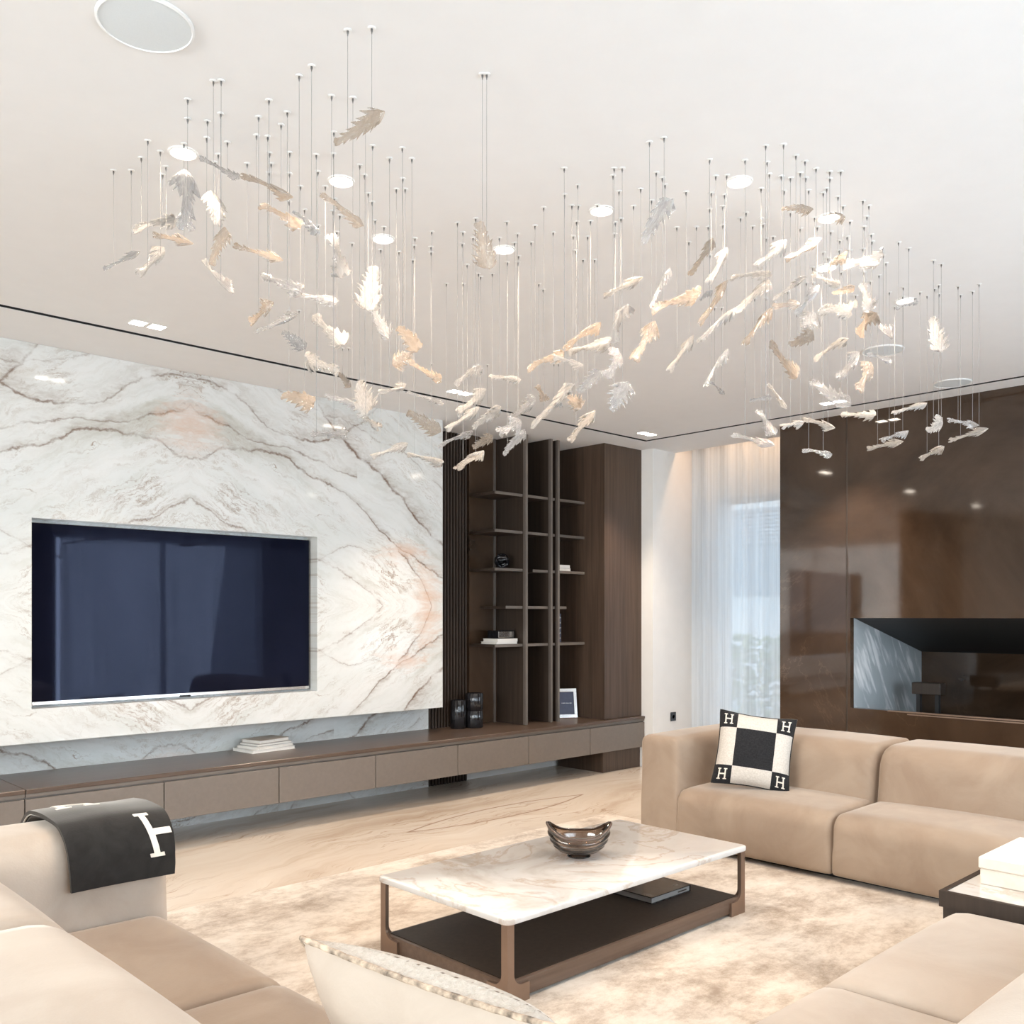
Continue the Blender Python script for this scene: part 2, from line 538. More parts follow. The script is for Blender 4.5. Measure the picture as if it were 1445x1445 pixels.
M['velvet'] = velvet('taupe_velvet', (0.285, 0.210, 0.155), (0.355, 0.275, 0.208))
M['velvet_light'] = velvet('sand_velvet', (0.42, 0.345, 0.282), (0.49, 0.420, 0.355))
M['rug'] = rug_material()
M['marble'] = table_marble()
M['sheer'] = sheer('sheer_voile', (0.90, 0.95, 1.0), 0.23)
M['throw'] = velvet('charcoal_wool', (0.013, 0.012, 0.012), (0.022, 0.021, 0.020), 0.9, 14)
M['cream'] = velvet('cream_wool', (0.70, 0.64, 0.56), (0.78, 0.72, 0.64), 0.9, 14)
M['chrome'] = plain('chrome', (0.72, 0.72, 0.72), 0.15, metal=1.0)
M['wire'] = plain('steel_wire', (0.24, 0.235, 0.23), 0.6, metal=0.0)
M['white'] = plain('white_plastic', (0.82, 0.82, 0.81), 0.5, var=0.01)
M['speaker'] = plain('speaker_mesh', (0.66, 0.70, 0.72), 0.8, var=0.02, scale=300)
M['lamp_glow'] = glow('lamp_glow', (1.0, 0.90, 0.78), 14.0)
M['led_glow'] = glow('led_glow', (1.0, 0.88, 0.74), 30.0)
M['leaf_c'] = leaf_glass('clear_leaf_glass', (1, 1, 1), (0.97, 0.98, 1.0), 0.75, 0.30)
M['leaf_a'] = leaf_glass('amber_leaf_glass', (1.0, 0.89, 0.76), (1.0, 0.86, 0.72), 0.68, 0.20)
M['leaf_w'] = leaf_glass('lit_white_leaf_glass', (1.0, 0.98, 0.95), (1.0, 0.97, 0.93), 0.25, 0.25)  # whiter, denser body paints in the downlight glare
M['pane'] = clear_glass('window_glass', (0.96, 0.99, 1.0), 0.02)
M['smoke'] = clear_glass('smoked_glass', (0.62, 0.53, 0.46), 0.06)
M['paper'] = plain('book_pages', (0.74, 0.71, 0.66), 0.9, var=0.05, scale=60)
M['cover_white'] = plain('white_cover', (0.70, 0.68, 0.65), 0.5)
M['cover_grey'] = plain('grey_cover', (0.30, 0.29, 0.28), 0.5)
M['cover_blue'] = plain('navy_cover', (0.045, 0.055, 0.09), 0.5)
M['cover_beige'] = plain('beige_cover', (0.50, 0.44, 0.38), 0.6)
M['silver'] = plain('polished_silver', (0.80, 0.79, 0.77), 0.16, metal=1.0)

# ------------------------------------------------------------------ room shell
ZC = 3.05
def struct(o):
    o['kind'] = 'structure'
    return o

XL, YR = -3.0, -0.95          # left wall, garden wall behind the camera
struct(box('floor', (XL, YR - 0.3, -0.2), (8.0, 6.5, 0.0), M['floor']))

ceil = struct(empty('ceiling', (2, 3, ZC)))
def ceil_panel(lo, hi):
    o = box('ceiling_panel', (lo[0] - 2, lo[1] - 3, 0.0), (hi[0] - 2, hi[1] - 3, 0.06), M['ceil'], ceil)
    return o
ceil_panel((XL, YR), (6.735, 5.256))                 # field inside the shadow groove
ceil_panel((XL, 5.300), (6.779, 6.30))               # margin along the marble wall
ceil_panel((6.779, YR), (7.46, 6.30))                # margin along the fireplace wall
gb = bmesh.new()
add_box(gb, (XL, 5.25, 3.112), (6.785, 5.306, 3.13))
add_box(gb, (6.729, YR, 3.112), (6.785, 5.302, 3.13))
add_box(gb, (XL, 5.2565, 3.051), (6.737, 5.2585, 3.112))
add_box(gb, (XL, 5.2975, 3.051), (6.778, 5.2995, 3.112))
add_box(gb, (6.7355, YR, 3.051), (6.7375, 5.2585, 3.112))
add_box(gb, (6.7765, YR, 3.051), (6.7785, 5.2995, 3.112))
struct(finish('trim_1', gb, M['black']))             # black lining of the groove
struct(box('roof_slab', (XL - 0.2, YR - 0.3, 3.36), (8.2, 6.6, 3.5), M['ceil']))

# --- back wall: plain backing, marble splash and book-matched slabs around the screen niche
bw = struct(box('wall_back', (XL, 6.22, 0), (8.1, 6.42, 3.36), M['wall']))
box('marble_panel', (0.55, 6.19, 0.0), (4.95, 6.22, 0.75), M['slab'], bw)
SL0, SL1, SY0, SY1 = 0.56, 4.842, 5.87, 5.90
SZ0, SZ1 = 0.706, 3.049
NX0, NX1, NZ0, NZ1 = 1.733, 3.660, 0.906, 2.027
XM, ZM = 2.70, 1.53
quads = [
    [(SL0, ZM), (NX0, ZM), (NX0, NZ1), (XM, NZ1), (XM, SZ1), (SL0, SZ1)],
    [(XM, NZ1), (NX1, NZ1), (NX1, ZM), (SL1, ZM), (SL1, SZ1), (XM, SZ1)],
    [(SL0, SZ0), (XM, SZ0), (XM, NZ0), (NX0, NZ0), (NX0, ZM), (SL0, ZM)],
    [(XM, SZ0), (SL1, SZ0), (SL1, ZM), (NX1, ZM), (NX1, NZ0), (XM, NZ0)],
]
for q in quads:
    bm = bmesh.new()
    add_prism(bm, q, 1, SY0, SY1)
    finish('marble_panel', bm, M['slab'], bw)
# marble lining of the niche and returns of the slab
box('niche_lining', (NX0 - 0.03, 5.90, NZ1), (NX1 + 0.03, 6.0, NZ1 + 0.03), M['slab'], bw)
box('niche_lining', (NX0 - 0.03, 5.90, NZ0 - 0.03), (NX1 + 0.03, 6.0, NZ0), M['slab'], bw)
box('niche_lining', (NX0 - 0.03, 5.90, NZ0), (NX0, 6.0, NZ1), M['slab'], bw)
box('niche_lining', (NX1, 5.90, NZ0), (NX1 + 0.03, 6.0, NZ1), M['slab'], bw)
box('slab_core', (SL0 + 0.01, 6.0, SZ0 + 0.01), (SL1 - 0.01, 6.19, SZ1), M['slab'], bw)
box('slab_return', (SL1 - 0.03, 5.90, SZ0), (SL1, 6.0, SZ1), M['slab'], bw)
box('slab_return', (SL0, 5.90, SZ0), (SL0 + 0.03, 6.0, SZ1), M['slab'], bw)
box('slab_return', (SL0 + 0.03, 5.90, SZ0), (SL1 - 0.03, 6.0, SZ0 + 0.03), M['slab'], bw)

# --- right side: jamb, curtain pocket, fireplace breast
struct(box('wall_corner', (7.10, 5.465, 0), (8.1, 6.22, 3.36), M['wall']))
wr = struct(empty('wall_right', (7.0, 2.0, 0)))
def rel(p): return (p[0] - 7.0, p[1] - 2.0, p[2])
FY0, FY1 = 1.05, 3.445          # fireplace opening along the wall
FZ0, FZ1 = 0.727, 1.436
def stone(lo, hi, name='stone_panel', m='brown'):
    return box(name, rel(lo), rel(hi), M[m], wr)
stone((7.0, 3.480, 0), (7.06, 4.06, 3.049))
stone((7.003, 3.466, 0), (7.05, 3.480, 3.049), 'metal_inlay', 'bronze_dark')
stone((7.0, FY0, FZ1), (7.06, 3.466, 3.049))
stone((7.0, FY0, 0), (7.06, 3.466, FZ0))
stone((7.0, FY1, FZ0), (7.06, 3.466, FZ1))
stone((7.0, -0.6, 0), (7.06, FY0, 3.049))
# hearth: sloping hood, end wall with reflected curtains painted on, dark back and floor
DX = 8.35
bm = bmesh.new()
add_prism(bm, [(0.06, FZ1), (DX - 7, 1.135), (DX - 7, 3.0), (0.06, 3.0)], 1, FY0 - 2.0, FY1 - 2.0)
finish('hearth_hood', bm, M['black'], wr)
g = G('hearth_reflection_paint')
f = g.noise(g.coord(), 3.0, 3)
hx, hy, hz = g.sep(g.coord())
st_ = g.noise(g.comb(g.math('ADD', g.math('MULTIPLY', hx, 5.0), g.math('MULTIPLY', hz, 3.6)), g.math('SUBTRACT', g.math('MULTIPLY', hz, 0.9), g.math('MULTIPLY', hx, 0.7))), 2.0, 4, 0.5, 0.3)  # diagonal streaks paint reflected curtains into the colour
M['reflection_paint'] = g.pbr(g.mix(g.ramp(st_, [(0.52, 0.0), (0.66, 1.0)]), g.ramp(f, [(0.3, (0.42, 0.46, 0.48)), (0.7, (0.50, 0.54, 0.56))]), (0.88, 0.89, 0.90)), 0.10, 0.0, 0.8)
stone((7.06, FY1, 0.5), (DX, FY1 + 0.02, FZ1), 'hearth_end', 'reflection_paint')
stone((DX, FY0, 0.4), (DX + 0.05, FY1, 1.6), 'hearth_back')
stone((7.06, FY0, 0.58), (DX, FY1, 0.60), 'hearth_floor', 'black')
stone((7.06, FY0, 0.60), (7.075, FY1, FZ0), 'hearth_lip')
stone((6.997, FY0, FZ0 - 0.022), (7.01, FY1 - 0.45, FZ0 - 0.014), 'metal_strip', 'bronze')
stone((6.996, FY0, FZ0 - 0.006), (7.03, FY1 - 0.30, FZ0 + 0.002), 'metal_strip', 'bronze')
stone((7.06, 3.50, 0), (DX + 0.1, 4.06, 3.36), 'breast_core', 'brown')
stone((7.07, -0.6, 0), (7.2, FY0, 3.36), 'breast_core', 'brown')

# --- window of the corner behind the voile
WX = 7.98
w1 = struct(empty('window_1', (WX, 4.76, 0)))
def wbox(name, lo, hi, m):
    return box(name, (lo[0] - WX, lo[1] - 4.76, lo[2]), (hi[0] - WX, hi[1] - 4.76, hi[2]), m, w1)
M['frame'] = plain('window_frame_grey', (0.33, 0.36, 0.40), 0.5)
M['frame_pale'] = plain('pale_window_frame', (0.55, 0.60, 0.66), 0.5)
wbox('lintel', (WX - 0.06, 4.06, 2.62), (WX + 0.06, 5.465, 3.36), M['wall'])
wbox('window_frame', (WX - 0.03, 5.18, 0.0), (WX + 0.03, 5.465, 2.62), M['frame_pale'])
wbox('window_frame', (WX - 0.03, 4.06, 0.0), (WX + 0.03, 4.14, 2.62), M['frame'])
wbox('window_frame', (WX - 0.03, 4.14, 0.0), (WX + 0.03, 5.18, 0.08), M['frame'])
wbox('window_frame', (WX - 0.03, 4.14, 2.56), (WX + 0.03, 5.18, 2.62), M['frame'])
wbox('pane', (WX - 0.004, 4.14, 0.08), (WX + 0.004, 5.18, 2.56), M['pane'])

def curtain(name, p0, p1, z0, z1, amp, period, seed, mat, n_per=10):
    """sheer curtain with irregular vertical folds between two ground points"""
    rnd = random.Random(seed)
    a, b = Vector(p0), Vector(p1)
    L = (b - a).length
    d = (b - a).normalized()
    nrm = Vector((-d.y, d.x))
    n = int(L / period * n_per)
    ph, cols = 0.0, []
    pts = []
    k = 0.7 + 0.6 * rnd.random()
    am = amp
    for i in range(n + 1):
        s = L * i / n
        ph += 2 * math.pi / n_per * k
        if i % n_per == 0:
            k = 0.6 + 0.8 * rnd.random()
            am = amp * (0.5 + rnd.random())
        pts.append((s, am * math.sin(ph)))
    bm = bmesh.new()
    rows = []
    NZ = 6
    for j in range(NZ + 1):
        t = j / NZ
        z = z0 + (z1 - z0) * t
        row = []
        for i, (s, o) in enumerate(pts):
            q = a + d * s + nrm * (o * (1.15 - 0.3 * t) + 0.004 * math.sin(3.1 * i + 5 * t))
            row.append(bm.verts.new((q.x, q.y, z)))
        rows.append(row)
    for j in range(NZ):
        for i in range(n):
            bm.faces.new((rows[j][i], rows[j][i + 1], rows[j + 1][i + 1], rows[j + 1][i]))
    o = finish(name, bm, mat, None, smooth=True)
    return o
c = curtain('sheer_curtain', (7.72, 4.02), (7.72, 5.45), 0.02, 3.30, 0.034, 0.19, 5, M['sheer'])
tag(c, 'sheer white curtain in soft folds beside the dark stone fireplace wall', 'curtain')
box('curtain_rail', (7.69, 4.07, 3.31), (7.75, 5.46, 3.345), M['white'], struct(empty('trim_2', (0, 0, 0))))
# warm cove strip inside the curtain pocket
cv = area_light('cove_light', (7.56, 4.62, 3.30), (0, math.radians(28), 0), 0.08, 1.0, 6, (1.0, 0.62, 0.36))

# --- garden side behind the camera: two tall windows with voile
wf = struct(empty('wall_front', (2, YR, 0)))
def fbox(lo, hi, m=M['wall'], name='wall_panel', p=wf):
    return box(name, (lo[0] - 2, lo[1] - YR, lo[2]), (hi[0] - 2, hi[1] - YR, hi[2]), m, p)
fbox((XL, YR - 0.2, 0), (0.40, YR, 3.36))
M['pier'] = plain('dark_pier_panel', (0.055, 0.045, 0.04), 0.5)
fbox((3.42, YR - 0.2, 0), (4.05, YR, 3.36), M['pier'])
fbox((0.40, YR - 0.2, 2.55), (3.42, YR, 3.36))
fbox((4.05, YR - 0.2, 2.55), (8.1, YR, 3.36))
fbox((7.05, YR - 0.2, 0), (8.1, YR, 2.55))
def garden_window(name, x0, x1):
    w = struct(empty(name, (x0, YR - 0.1, 0)))
    def b(n, lo, hi, m): return box(n, (lo[0] - x0, lo[1], lo[2]), (hi[0] - x0, hi[1], hi[2]), m, w)
    for a in (x0, (x0 + x1) / 2 - 0.03, x1 - 0.06):
        b('window_frame', (a, -0.03, 0), (a + 0.06, 0.03, 2.55), M['frame'])
    for h in (0.0, 2.49):
        b('window_frame', (x0 + 0.06, -0.025, h), (x1 - 0.06, 0.025, h + 0.06), M['frame'])
    b('pane', (x0 + 0.06, -0.004, 0.06), ((x0 + x1) / 2 - 0.03, 0.004, 2.49), M['pane'])
    b('pane', ((x0 + x1) / 2 + 0.03, -0.004, 0.06), (x1 - 0.06, 0.004, 2.49), M['pane'])
garden_window('window_2', 0.40, 3.42)
garden_window('window_3', 4.05, 7.05)
M['sheer_open'] = sheer('garden_voile', (0.95, 0.96, 1.0), 0.26)
c = curtain('sheer_curtain', (4.10, YR + 0.10), (6.98, YR + 0.10), 0.02, 3.02, 0.05, 0.24, 8, M['sheer_open'])
tag(c, 'long sheer curtain mirrored in the dark television screen', 'curtain')
c = curtain('sheer_curtain', (0.45, YR + 0.10), (3.36, YR + 0.10), 0.02, 3.02, 0.05, 0.24, 9, M['sheer_open'])
tag(c, 'sheer curtain of the garden window behind the pale corner sofa', 'curtain')

# --- left side: white wall with one wide window
wl = struct(empty('wall_left', (XL, 2.6, 0)))
def lbox(lo, hi, m=M['wall'], name='wall_panel'):
    return box(name, (lo[0] - XL, lo[1] - 2.6, lo[2]), (hi[0] - XL, hi[1] - 2.6, hi[2]), m, wl)
lbox((XL - 0.2, YR, 0), (XL, 0.6, 3.36))
lbox((XL - 0.2, 4.6, 0), (XL, 6.4, 3.36))
lbox((XL - 0.2, 0.6, 2.8), (XL, 4.6, 3.36))
lbox((XL - 0.2, 0.6, 0), (XL, 4.6, 0.2))
w4 = struct(empty('window_4', (XL - 0.1, 2.6, 0)))
for yy in (-2.0, -0.03, 1.94):
    box('window_frame', (-0.03, yy, 0.2), (0.03, yy + 0.06, 2.8), M['frame'], w4)
box('pane', (-0.004, -1.94, 0.2), (0.004, -0.03, 2.8), M['pane'], w4)
box('pane', (-0.004, 0.03, 0.2), (0.004, 1.94, 2.8), M['pane'], w4)

# --- outdoors beyond the corner window
M['paving'] = plain('pale_paving', (0.50, 0.52, 0.54), 0.8, scale=2)
M['render'] = plain('white_render', (0.80, 0.80, 0.80), 0.9, var=0.02)
M['hedge'] = plain('hedge_leaves', (0.16, 0.22, 0.10), 0.8, var=0.5, scale=9)
M['shutter'] = plain('grey_shutter', (0.40, 0.43, 0.47), 0.6)
struct(box('terrace', (8.25, -2, -0.25), (20, 14, -0.15), M['paving']))
bld = tag(empty('neighbour_house', (16, 9, -0.15)), 'white rendered house with grey shutters seen through the sheer curtain', 'house')
box('wall', (0, -5, 0), (0.4, 5, 7.0), M['render'], bld)
for yy in (-1.9, 0.6, 3.0):
    wn = box('window', (-0.03, yy - 0.7, 2.0), (0.0, yy + 0.7, 3.7), M['frame'], bld)
    for k in range(9):
        box('shutter_slat', (-0.08, yy - 0.68, 3.02 + k * 0.075), (-0.03, yy + 0.68, 3.07 + k * 0.075), M['shutter'], wn)
rnd = random.Random(4)
bm = bmesh.new()
for k in range(2600):
    cx, cy, cz = 12.2 + rnd.uniform(-0.4, 0.4), rnd.uniform(4.5, 11.5), rnd.uniform(-0.12, 1.15)
    a, b2 = rnd.uniform(0, 6.28), rnd.uniform(-0.8, 0.8)
    dx = Vector((math.cos(a), math.sin(a), b2)).normalized() * 0.09
    dy = dx.orthogonal().normalized() * 0.05
    vv = [bm.verts.new(Vector((cx, cy, cz)) + q) for q in (-dx, dy, dx, -dy)]
    bm.faces.new(vv)
hd = finish('hedge', bm, M['hedge'])
tag(hd, 'low green garden hedge seen through the sheer curtain', 'hedge', kind='stuff')

# ------------------------------------------------------------------ television
tv = tag(empty('television', (2.70, 5.965, 0.93)), 'large flat television recessed in the pale veined marble wall', 'television')
box('housing', (-0.945, -0.008, -0.012), (0.945, 0.035, 1.078), M['bronze_dark'], tv)
g = G('screen_glass')
f = g.noise(g.coord(), 2.0, 2)
p_m = g.pbr(g.ramp(f, [(0.3, (0.004, 0.005, 0.012)), (0.7, (0.006, 0.007, 0.016))]), 0.03, 0, 0.16)
for nd in g.nt.nodes:
    if nd.type == 'BSDF_PRINCIPLED':
        nd.inputs['Specular Tint'].default_value = (0.62, 0.68, 1.0, 1)
M['screen'] = p_m
box('screen', (-0.941, -0.0135, 0.010), (0.941, -0.008, 1.075), M['screen'], tv)
box('bottom_bar', (-0.941, -0.014, -0.010), (0.941, -0.008, 0.009), M['silver'], tv)
bm = bmesh.new()
add_box(bm, (-0.04, -0.017, -0.016), (0.04, -0.008, -0.001), 0.006)
finish('sensor', bm, M['gloss_black'], tv, True)

# ------------------------------------------------------------------ long floating cabinet
BX = [7.094 - 0.7838 * k for k in range(12)]      # joints
BY0, BY1 = 5.56, 6.185
for k in range(11):
    x1, x0 = BX[k], BX[k + 1]
    names = ['ending at the white corner wall', 'under the tall dark cabinet and picture frame', 'under the open shelves', 'under the dark slatted panel',
             'under the end of the marble slab', 'under the stack of pale books', 'left of the stack of pale books', 'under the left half of the television',
             'behind the sofa arm with the throw', 'standing beyond the end of the television', 'at the far end of the marble wall']
    u = tag(empty('drawer_unit', ((x0 + x1) / 2, 5.87, 0.2)), 'taupe floating drawer unit ' + names[k], 'cabinet', 'floating drawer units along the marble wall')
    h = (x1 - x0) / 2
    box('body', (-h + 0.001, -0.29, 0.004), (h - 0.001, 0.315, 0.245), M['taupe_edge'], u)
    box('drawer_front', (-h + 0.003, -0.31, 0.0), (h - 0.003, -0.29, 0.236), M['taupe'], u, 0.002, 1)
for x0, x1, lab in ((1.612, 7.096, 'long dark brown worktop running under the television and shelves'), (-1.53, 1.608, 'dark brown worktop section beyond the joint near the sofa arm')):
    t = tag(empty('worktop', ((x0 + x1) / 2, 5.87, 0.445)), lab, 'worktop')
    h = (x1 - x0) / 2
    box('top_board', (-h, -0.315, 0.022), (h, 0.318, 0.047), M['wood_top'], t, 0.003, 1)
    box('edge_strip', (-h, -0.306, 0.002), (h, 0.316, 0.021), M['taupe_edge'], t)

# ------------------------------------------------------------------ slatted panel, shelves, tall cabinet (right bay, repeated in the left bay)
def slat_panel(x0, x1, lab):
    s = tag(empty('slatted_panel', ((x0 + x1) / 2, 6.213, 0)), lab, 'wall panel')
    h = (x1 - x0) / 2
    box('backing', (-h, 0.0, 0.0), (h, 0.006, 3.049), M['wood_dark'], s)
    n = int((x1 - x0) / 0.032)
    first = None
    for k in range(n):
        xx = -h + (k + 0.5) * (2 * h / n)
        if first is None:
            first = box('slat', (-0.010, -0.024, 0.0), (0.010, 0.0, 3.049), M['wood_dark'], s, 0.003, 1)
            first.location.x = xx
        else:
            o = first.copy()
            COL.objects.link(o)
            o.parent = s
            o.location.x = xx
    return s
slat_panel(4.95, 5.392, 'dark brown vertical slatted panel beside the end of the marble slab')
slat_panel(0.05, 0.55, 'dark brown slatted panel past the far end of the marble slab')

def bookcase(ox, sgn, lab, full=True):
    bc = tag(empty('open_shelving', (ox, 6.19, 0.493)), lab, 'shelving')
    def X(a, b):
        lo, hi = sgn * a, sgn * b
        return (min(lo, hi), max(lo, hi))
    def b(name, x, y, z, m, bev=0.0):
        xx = X(x[0], x[1])
        return box(name, (xx[0], y[0] - 6.19, z[0] - 0.493), (xx[1], y[1] - 6.19, z[1] - 0.493), m, bc, bev, 1)
    # x measured from the slatted panel's edge (5.392)
    b('back_panel', (0.0, 1.158), (6.17, 6.21), (0.494, 3.049), M['brown'])
    b('light_strip', (0.287, 0.306), (6.155, 6.17), (0.494, 3.049), M['taupe_edge'])
    for x0, x1 in ((0.334, 0.360), (0.654, 0.676), (0.746, 0.768)):
        u = b('upright', (x0, x1), (5.83, 6.17), (0.494, 3.049), M['wood_dark'])
        xx = X(x0 - 0.001, x1 + 0.001)
        box('edge_trim', (xx[0], 5.80 - 6.19, 0.001), (xx[1], 5.83 - 6.19, 2.556), M['taupe_edge'], u)
    zs = [(2.525, 0.0, 1.15), (2.198, 0.0, 1.15), (1.866, 0.0, 0.334), (1.866, 0.46, 1.15), (1.540, 0.13, 0.90), (1.207, 0.0, 1.15)]
    for z, a, e in zs:
        s = b('shelf', (a + 0.003, e), (5.845, 6.17), (z - 0.024, z - 0.001), M['wood_dark'])
        xx = X(a + 0.003, e)
        box('edge_trim', (xx[0], 5.838 - 6.19, z - 0.024 - 0.493), (xx[1], 5.846 - 6.19, z - 0.493), M['taupe_edge'], s)
    return bc
bookcase(5.392, 1, 'open dark shelving with thin uprights between slatted panel and tall cabinet')
bookcase(0.05, -1, 'open dark shelving mirrored in the polished fireplace wall')
tc = tag(empty('tall_cabinet', (6.825, 5.9, 0)), 'tall dark wood cabinet standing against the white corner wall', 'cabinet')
box('carcass', (-0.274, -0.28, 0.0), (0.272, 0.29, 0.198), M['wood'], tc)
box('carcass', (-0.274, -0.28, 0.494), (0.272, 0.29, 3.049), M['wood'], tc)
box('door', (-0.274, -0.299, 0.494), (0.272, -0.281, 3.049), M['wood'], tc)
tc2 = tag(empty('tall_cabinet', (-1.39, 5.9, 0)), 'tall dark wood cabinet mirrored in the polished fireplace wall', 'cabinet')
box('carcass', (-0.274, -0.28, 0.494), (0.272, 0.29, 3.049), M['wood'], tc2)
box('door', (-0.274, -0.299, 0.494), (0.272, -0.281, 3.049), M['wood'], tc2)

# ------------------------------------------------------------------ things on the shelves and worktop
def book(name, loc, rz, sx, sy, h, cover, label, group=None, cat='book', rot=None):
    b = tag(empty(name, loc, rz), label, cat, group)
    if rot: b.rotation_euler = rot
    c = 0.0025
    bm = bmesh.new()
    add_box(bm, (-sx / 2, -sy / 2, 0.0), (sx / 2, sy / 2, c))
    add_box(bm, (-sx / 2, -sy / 2, h - c), (sx / 2, sy / 2, h))
    add_box(bm, (-sx / 2, sy / 2 - c, c), (sx / 2, sy / 2, h - c))
    finish('cover', bm, cover, b)
    box('pages', (-sx / 2 + 0.004, -sy / 2 + 0.004, c), (sx / 2 - 0.004, sy / 2 - c, h - c), M['paper'], b)
    return b
ZB = 0.493
G1 = 'pale books stacked under the television'
book('book', (3.33, 6.04, ZB), 0.10, 0.36, 0.24, 0.022, M['cover_white'], 'thin pale book at the bottom of the stack under the television', G1)
book('book', (3.345, 6.05, ZB + 0.022), 0.22, 0.33, 0.22, 0.018, M['cover_white'], 'white book in the middle of the stack under the television', G1)
book('book', (3.35, 6.055, ZB + 0.040), 0.16, 0.30, 0.21, 0.018, M['cover_grey'], 'grey book lying under the topmost pale book below the television', G1)
book('book', (3.345, 6.05, ZB + 0.058), 0.22, 0.27, 0.19, 0.024, M['cover_beige'], 'beige book on top of the stack under the television', G1)
zr = 1.208
G2 = 'books on the lowest open shelf'
book('book', (5.56, 5.965, zr), math.pi, 0.25, 0.20, 0.020, M['cover_white'], 'white book lying lowest on the lowest open shelf', G2)
book('book', (5.575, 5.965, zr + 0.020), math.pi, 0.24, 0.19, 0.026, M['cover_white'], 'thick white book under the black box on the lowest shelf', G2)
kb = tag(empty('decorative_box', (5.60, 5.97, zr + 0.046)), 'black box with a silver front lying on the white books', 'box')
box('body', (-0.10, -0.06, 0.0), (0.10, 0.08, 0.072), M['gloss_black'], kb, 0.004, 1)
box('silver_band', (-0.10, -0.066, 0.010), (0.085, -0.06, 0.062), M['silver'], kb, 0.002, 1)
G3 = 'books standing on the lowest shelf beside the tall cabinet'
for k in range(3):
    cv_ = [M['cover_blue'], M['cover_grey'], M['cover_blue']][k]
    lab = ['navy book standing first beside the shelf upright', 'grey book standing between the two navy books', 'navy book standing last beside the tall cabinet'][k]
    b = tag(empty('book', (6.195 + k * 0.028, 5.95, zr)), lab, 'book', G3)
    bm = bmesh.new()
    add_box(bm, (-0.013, -0.07, 0), (-0.0105, 0.09, 0.265))
    add_box(bm, (0.0105, -0.07, 0), (0.013, 0.09, 0.265))
    add_box(bm, (-0.0105, -0.07, 0), (0.0105, -0.067, 0.265))
    finish('cover', bm, cv_, b)
    box('pages', (-0.0105, -0.067, 0.003), (0.0105, 0.086, 0.261), M['paper'], b)
    for q in range(5):
        box('spine_band', (-0.011, -0.0712, 0.03 + q * 0.048), (0.011, -0.07, 0.045 + q * 0.048), M['silver'], b)
G4 = 'books lying on the middle shelf'
book('book', (6.30, 5.96, 1.867), 0.0, 0.20, 0.16, 0.028, M['cover_grey'], 'grey book lying on the middle shelf near the tall cabinet', G4)
book('book', (6.295, 5.96, 1.895), math.pi, 0.19, 0.15, 0.030, M['cover_white'], 'pale book on top of the grey one on the middle shelf', G4)

# knotted black ornament
orn = tag(empty('knot_ornament', (5.60, 5.97, 1.867)), 'black knotted ball ornament on the middle shelf', 'ornament')
for q in range(4):
    bm = bmesh.new()
    pts = []
    e = Euler((q * 0.9, q * 0.75 + 0.3, q * 1.3))
    for k in range(28):
        a = 2 * math.pi * k / 28
        v = Vector((math.cos(a), math.sin(a), 0.22 * math.sin(3 * a))) * 0.052
        v.rotate(e)
        pts.append(v + Vector((0, 0, 0.070)))
    add_tube(bm, pts, 0.015, 8, True)
    finish('loop', bm, M['gloss_black'], orn, True)

def ribbed_vase(loc, r, h, lab, tiers):
    v = tag(empty('ribbed_vase', loc), lab, 'vase', 'black ribbed vases')
    z = 0.0
    for k in range(tiers):
        hh = h / tiers
        bm = bmesh.new()
        n = 64
        rings = []
        prof = [(0.94, 0.0), (1.0, 0.006), (1.0, hh - 0.010), (0.93, hh - 0.003), (0.80, hh - 0.003)]
        if k == tiers - 1:
            prof += [(0.80, 0.03)]
        for pr, pz in prof:
            ring = []
            for i in range(n):
                a = 2 * math.pi * i / n
                rr = r * pr * (1 + (0.025 if i % 4 < 2 else -0.02))
                ring.append(bm.verts.new((rr * math.cos(a), rr * math.sin(a), z + pz)))
            rings.append(ring)
        for i in range(len(rings) - 1):
            for j in range(n):
                m = (j + 1) % n
                bm.faces.new((rings[i][j], rings[i][m], rings[i + 1][m], rings[i + 1][j]))
        bm.faces.new(rings[0][::-1])
        bm.faces.new(rings[-1])
        finish('body_tier', bm, M['gloss_black'], v, True, 40)
        z += hh
    return v
ribbed_vase((5.16, 6.045, ZB), 0.066, 0.245, 'shorter black ribbed vase nearest the marble slab', 1)
ribbed_vase((5.30, 6.0, ZB), 0.075, 0.300, 'taller two-tier black ribbed vase beside the shorter one', 2)

fr = tag(empty('photo_frame', (6.40, 5.93, ZB + 0.003), math.radians(-33)), 'silver photo frame with a navy card leaning beside the tall cabinet', 'picture frame')
tl = math.radians(-12)
def tilt(o):
    o.rotation_euler = (tl, 0, 0)
    return o
bm = bmesh.new()
for lo, hi in (((-0.105, 0, 0.0), (0.105, 0.015, 0.035)), ((-0.105, 0, 0.245), (0.105, 0.015, 0.28)), ((-0.105, 0, 0.035), (-0.072, 0.015, 0.245)), ((0.072, 0, 0.035), (0.105, 0.015, 0.245))):
    add_box(bm, lo, hi, 0.003, 1)
tilt(finish('frame', bm, M['silver'], fr, True, 35))
g = G('navy_card')
f = g.noise(g.coord(), 30.0, 2)
M['card'] = g.pbr(g.ramp(f, [(0.3, (0.018, 0.024, 0.065)), (0.7, (0.024, 0.031, 0.080))]), 0.35)
tilt(box('picture', (-0.072, 0.005, 0.035), (0.072, 0.011, 0.245), M['card'], fr))
bm = bmesh.new()
for k in range(9):
    a = -0.045 + k * 0.011
    add_box(bm, (a, 0.0035, 0.137), (a + (0.007 if k % 3 else 0.004), 0.005, 0.142))
tilt(finish('print_line', bm, M['silver'], fr))
tilt(box('stand', (-0.03, 0.015, 0.0), (0.03, 0.02, 0.20), M['black'], fr))

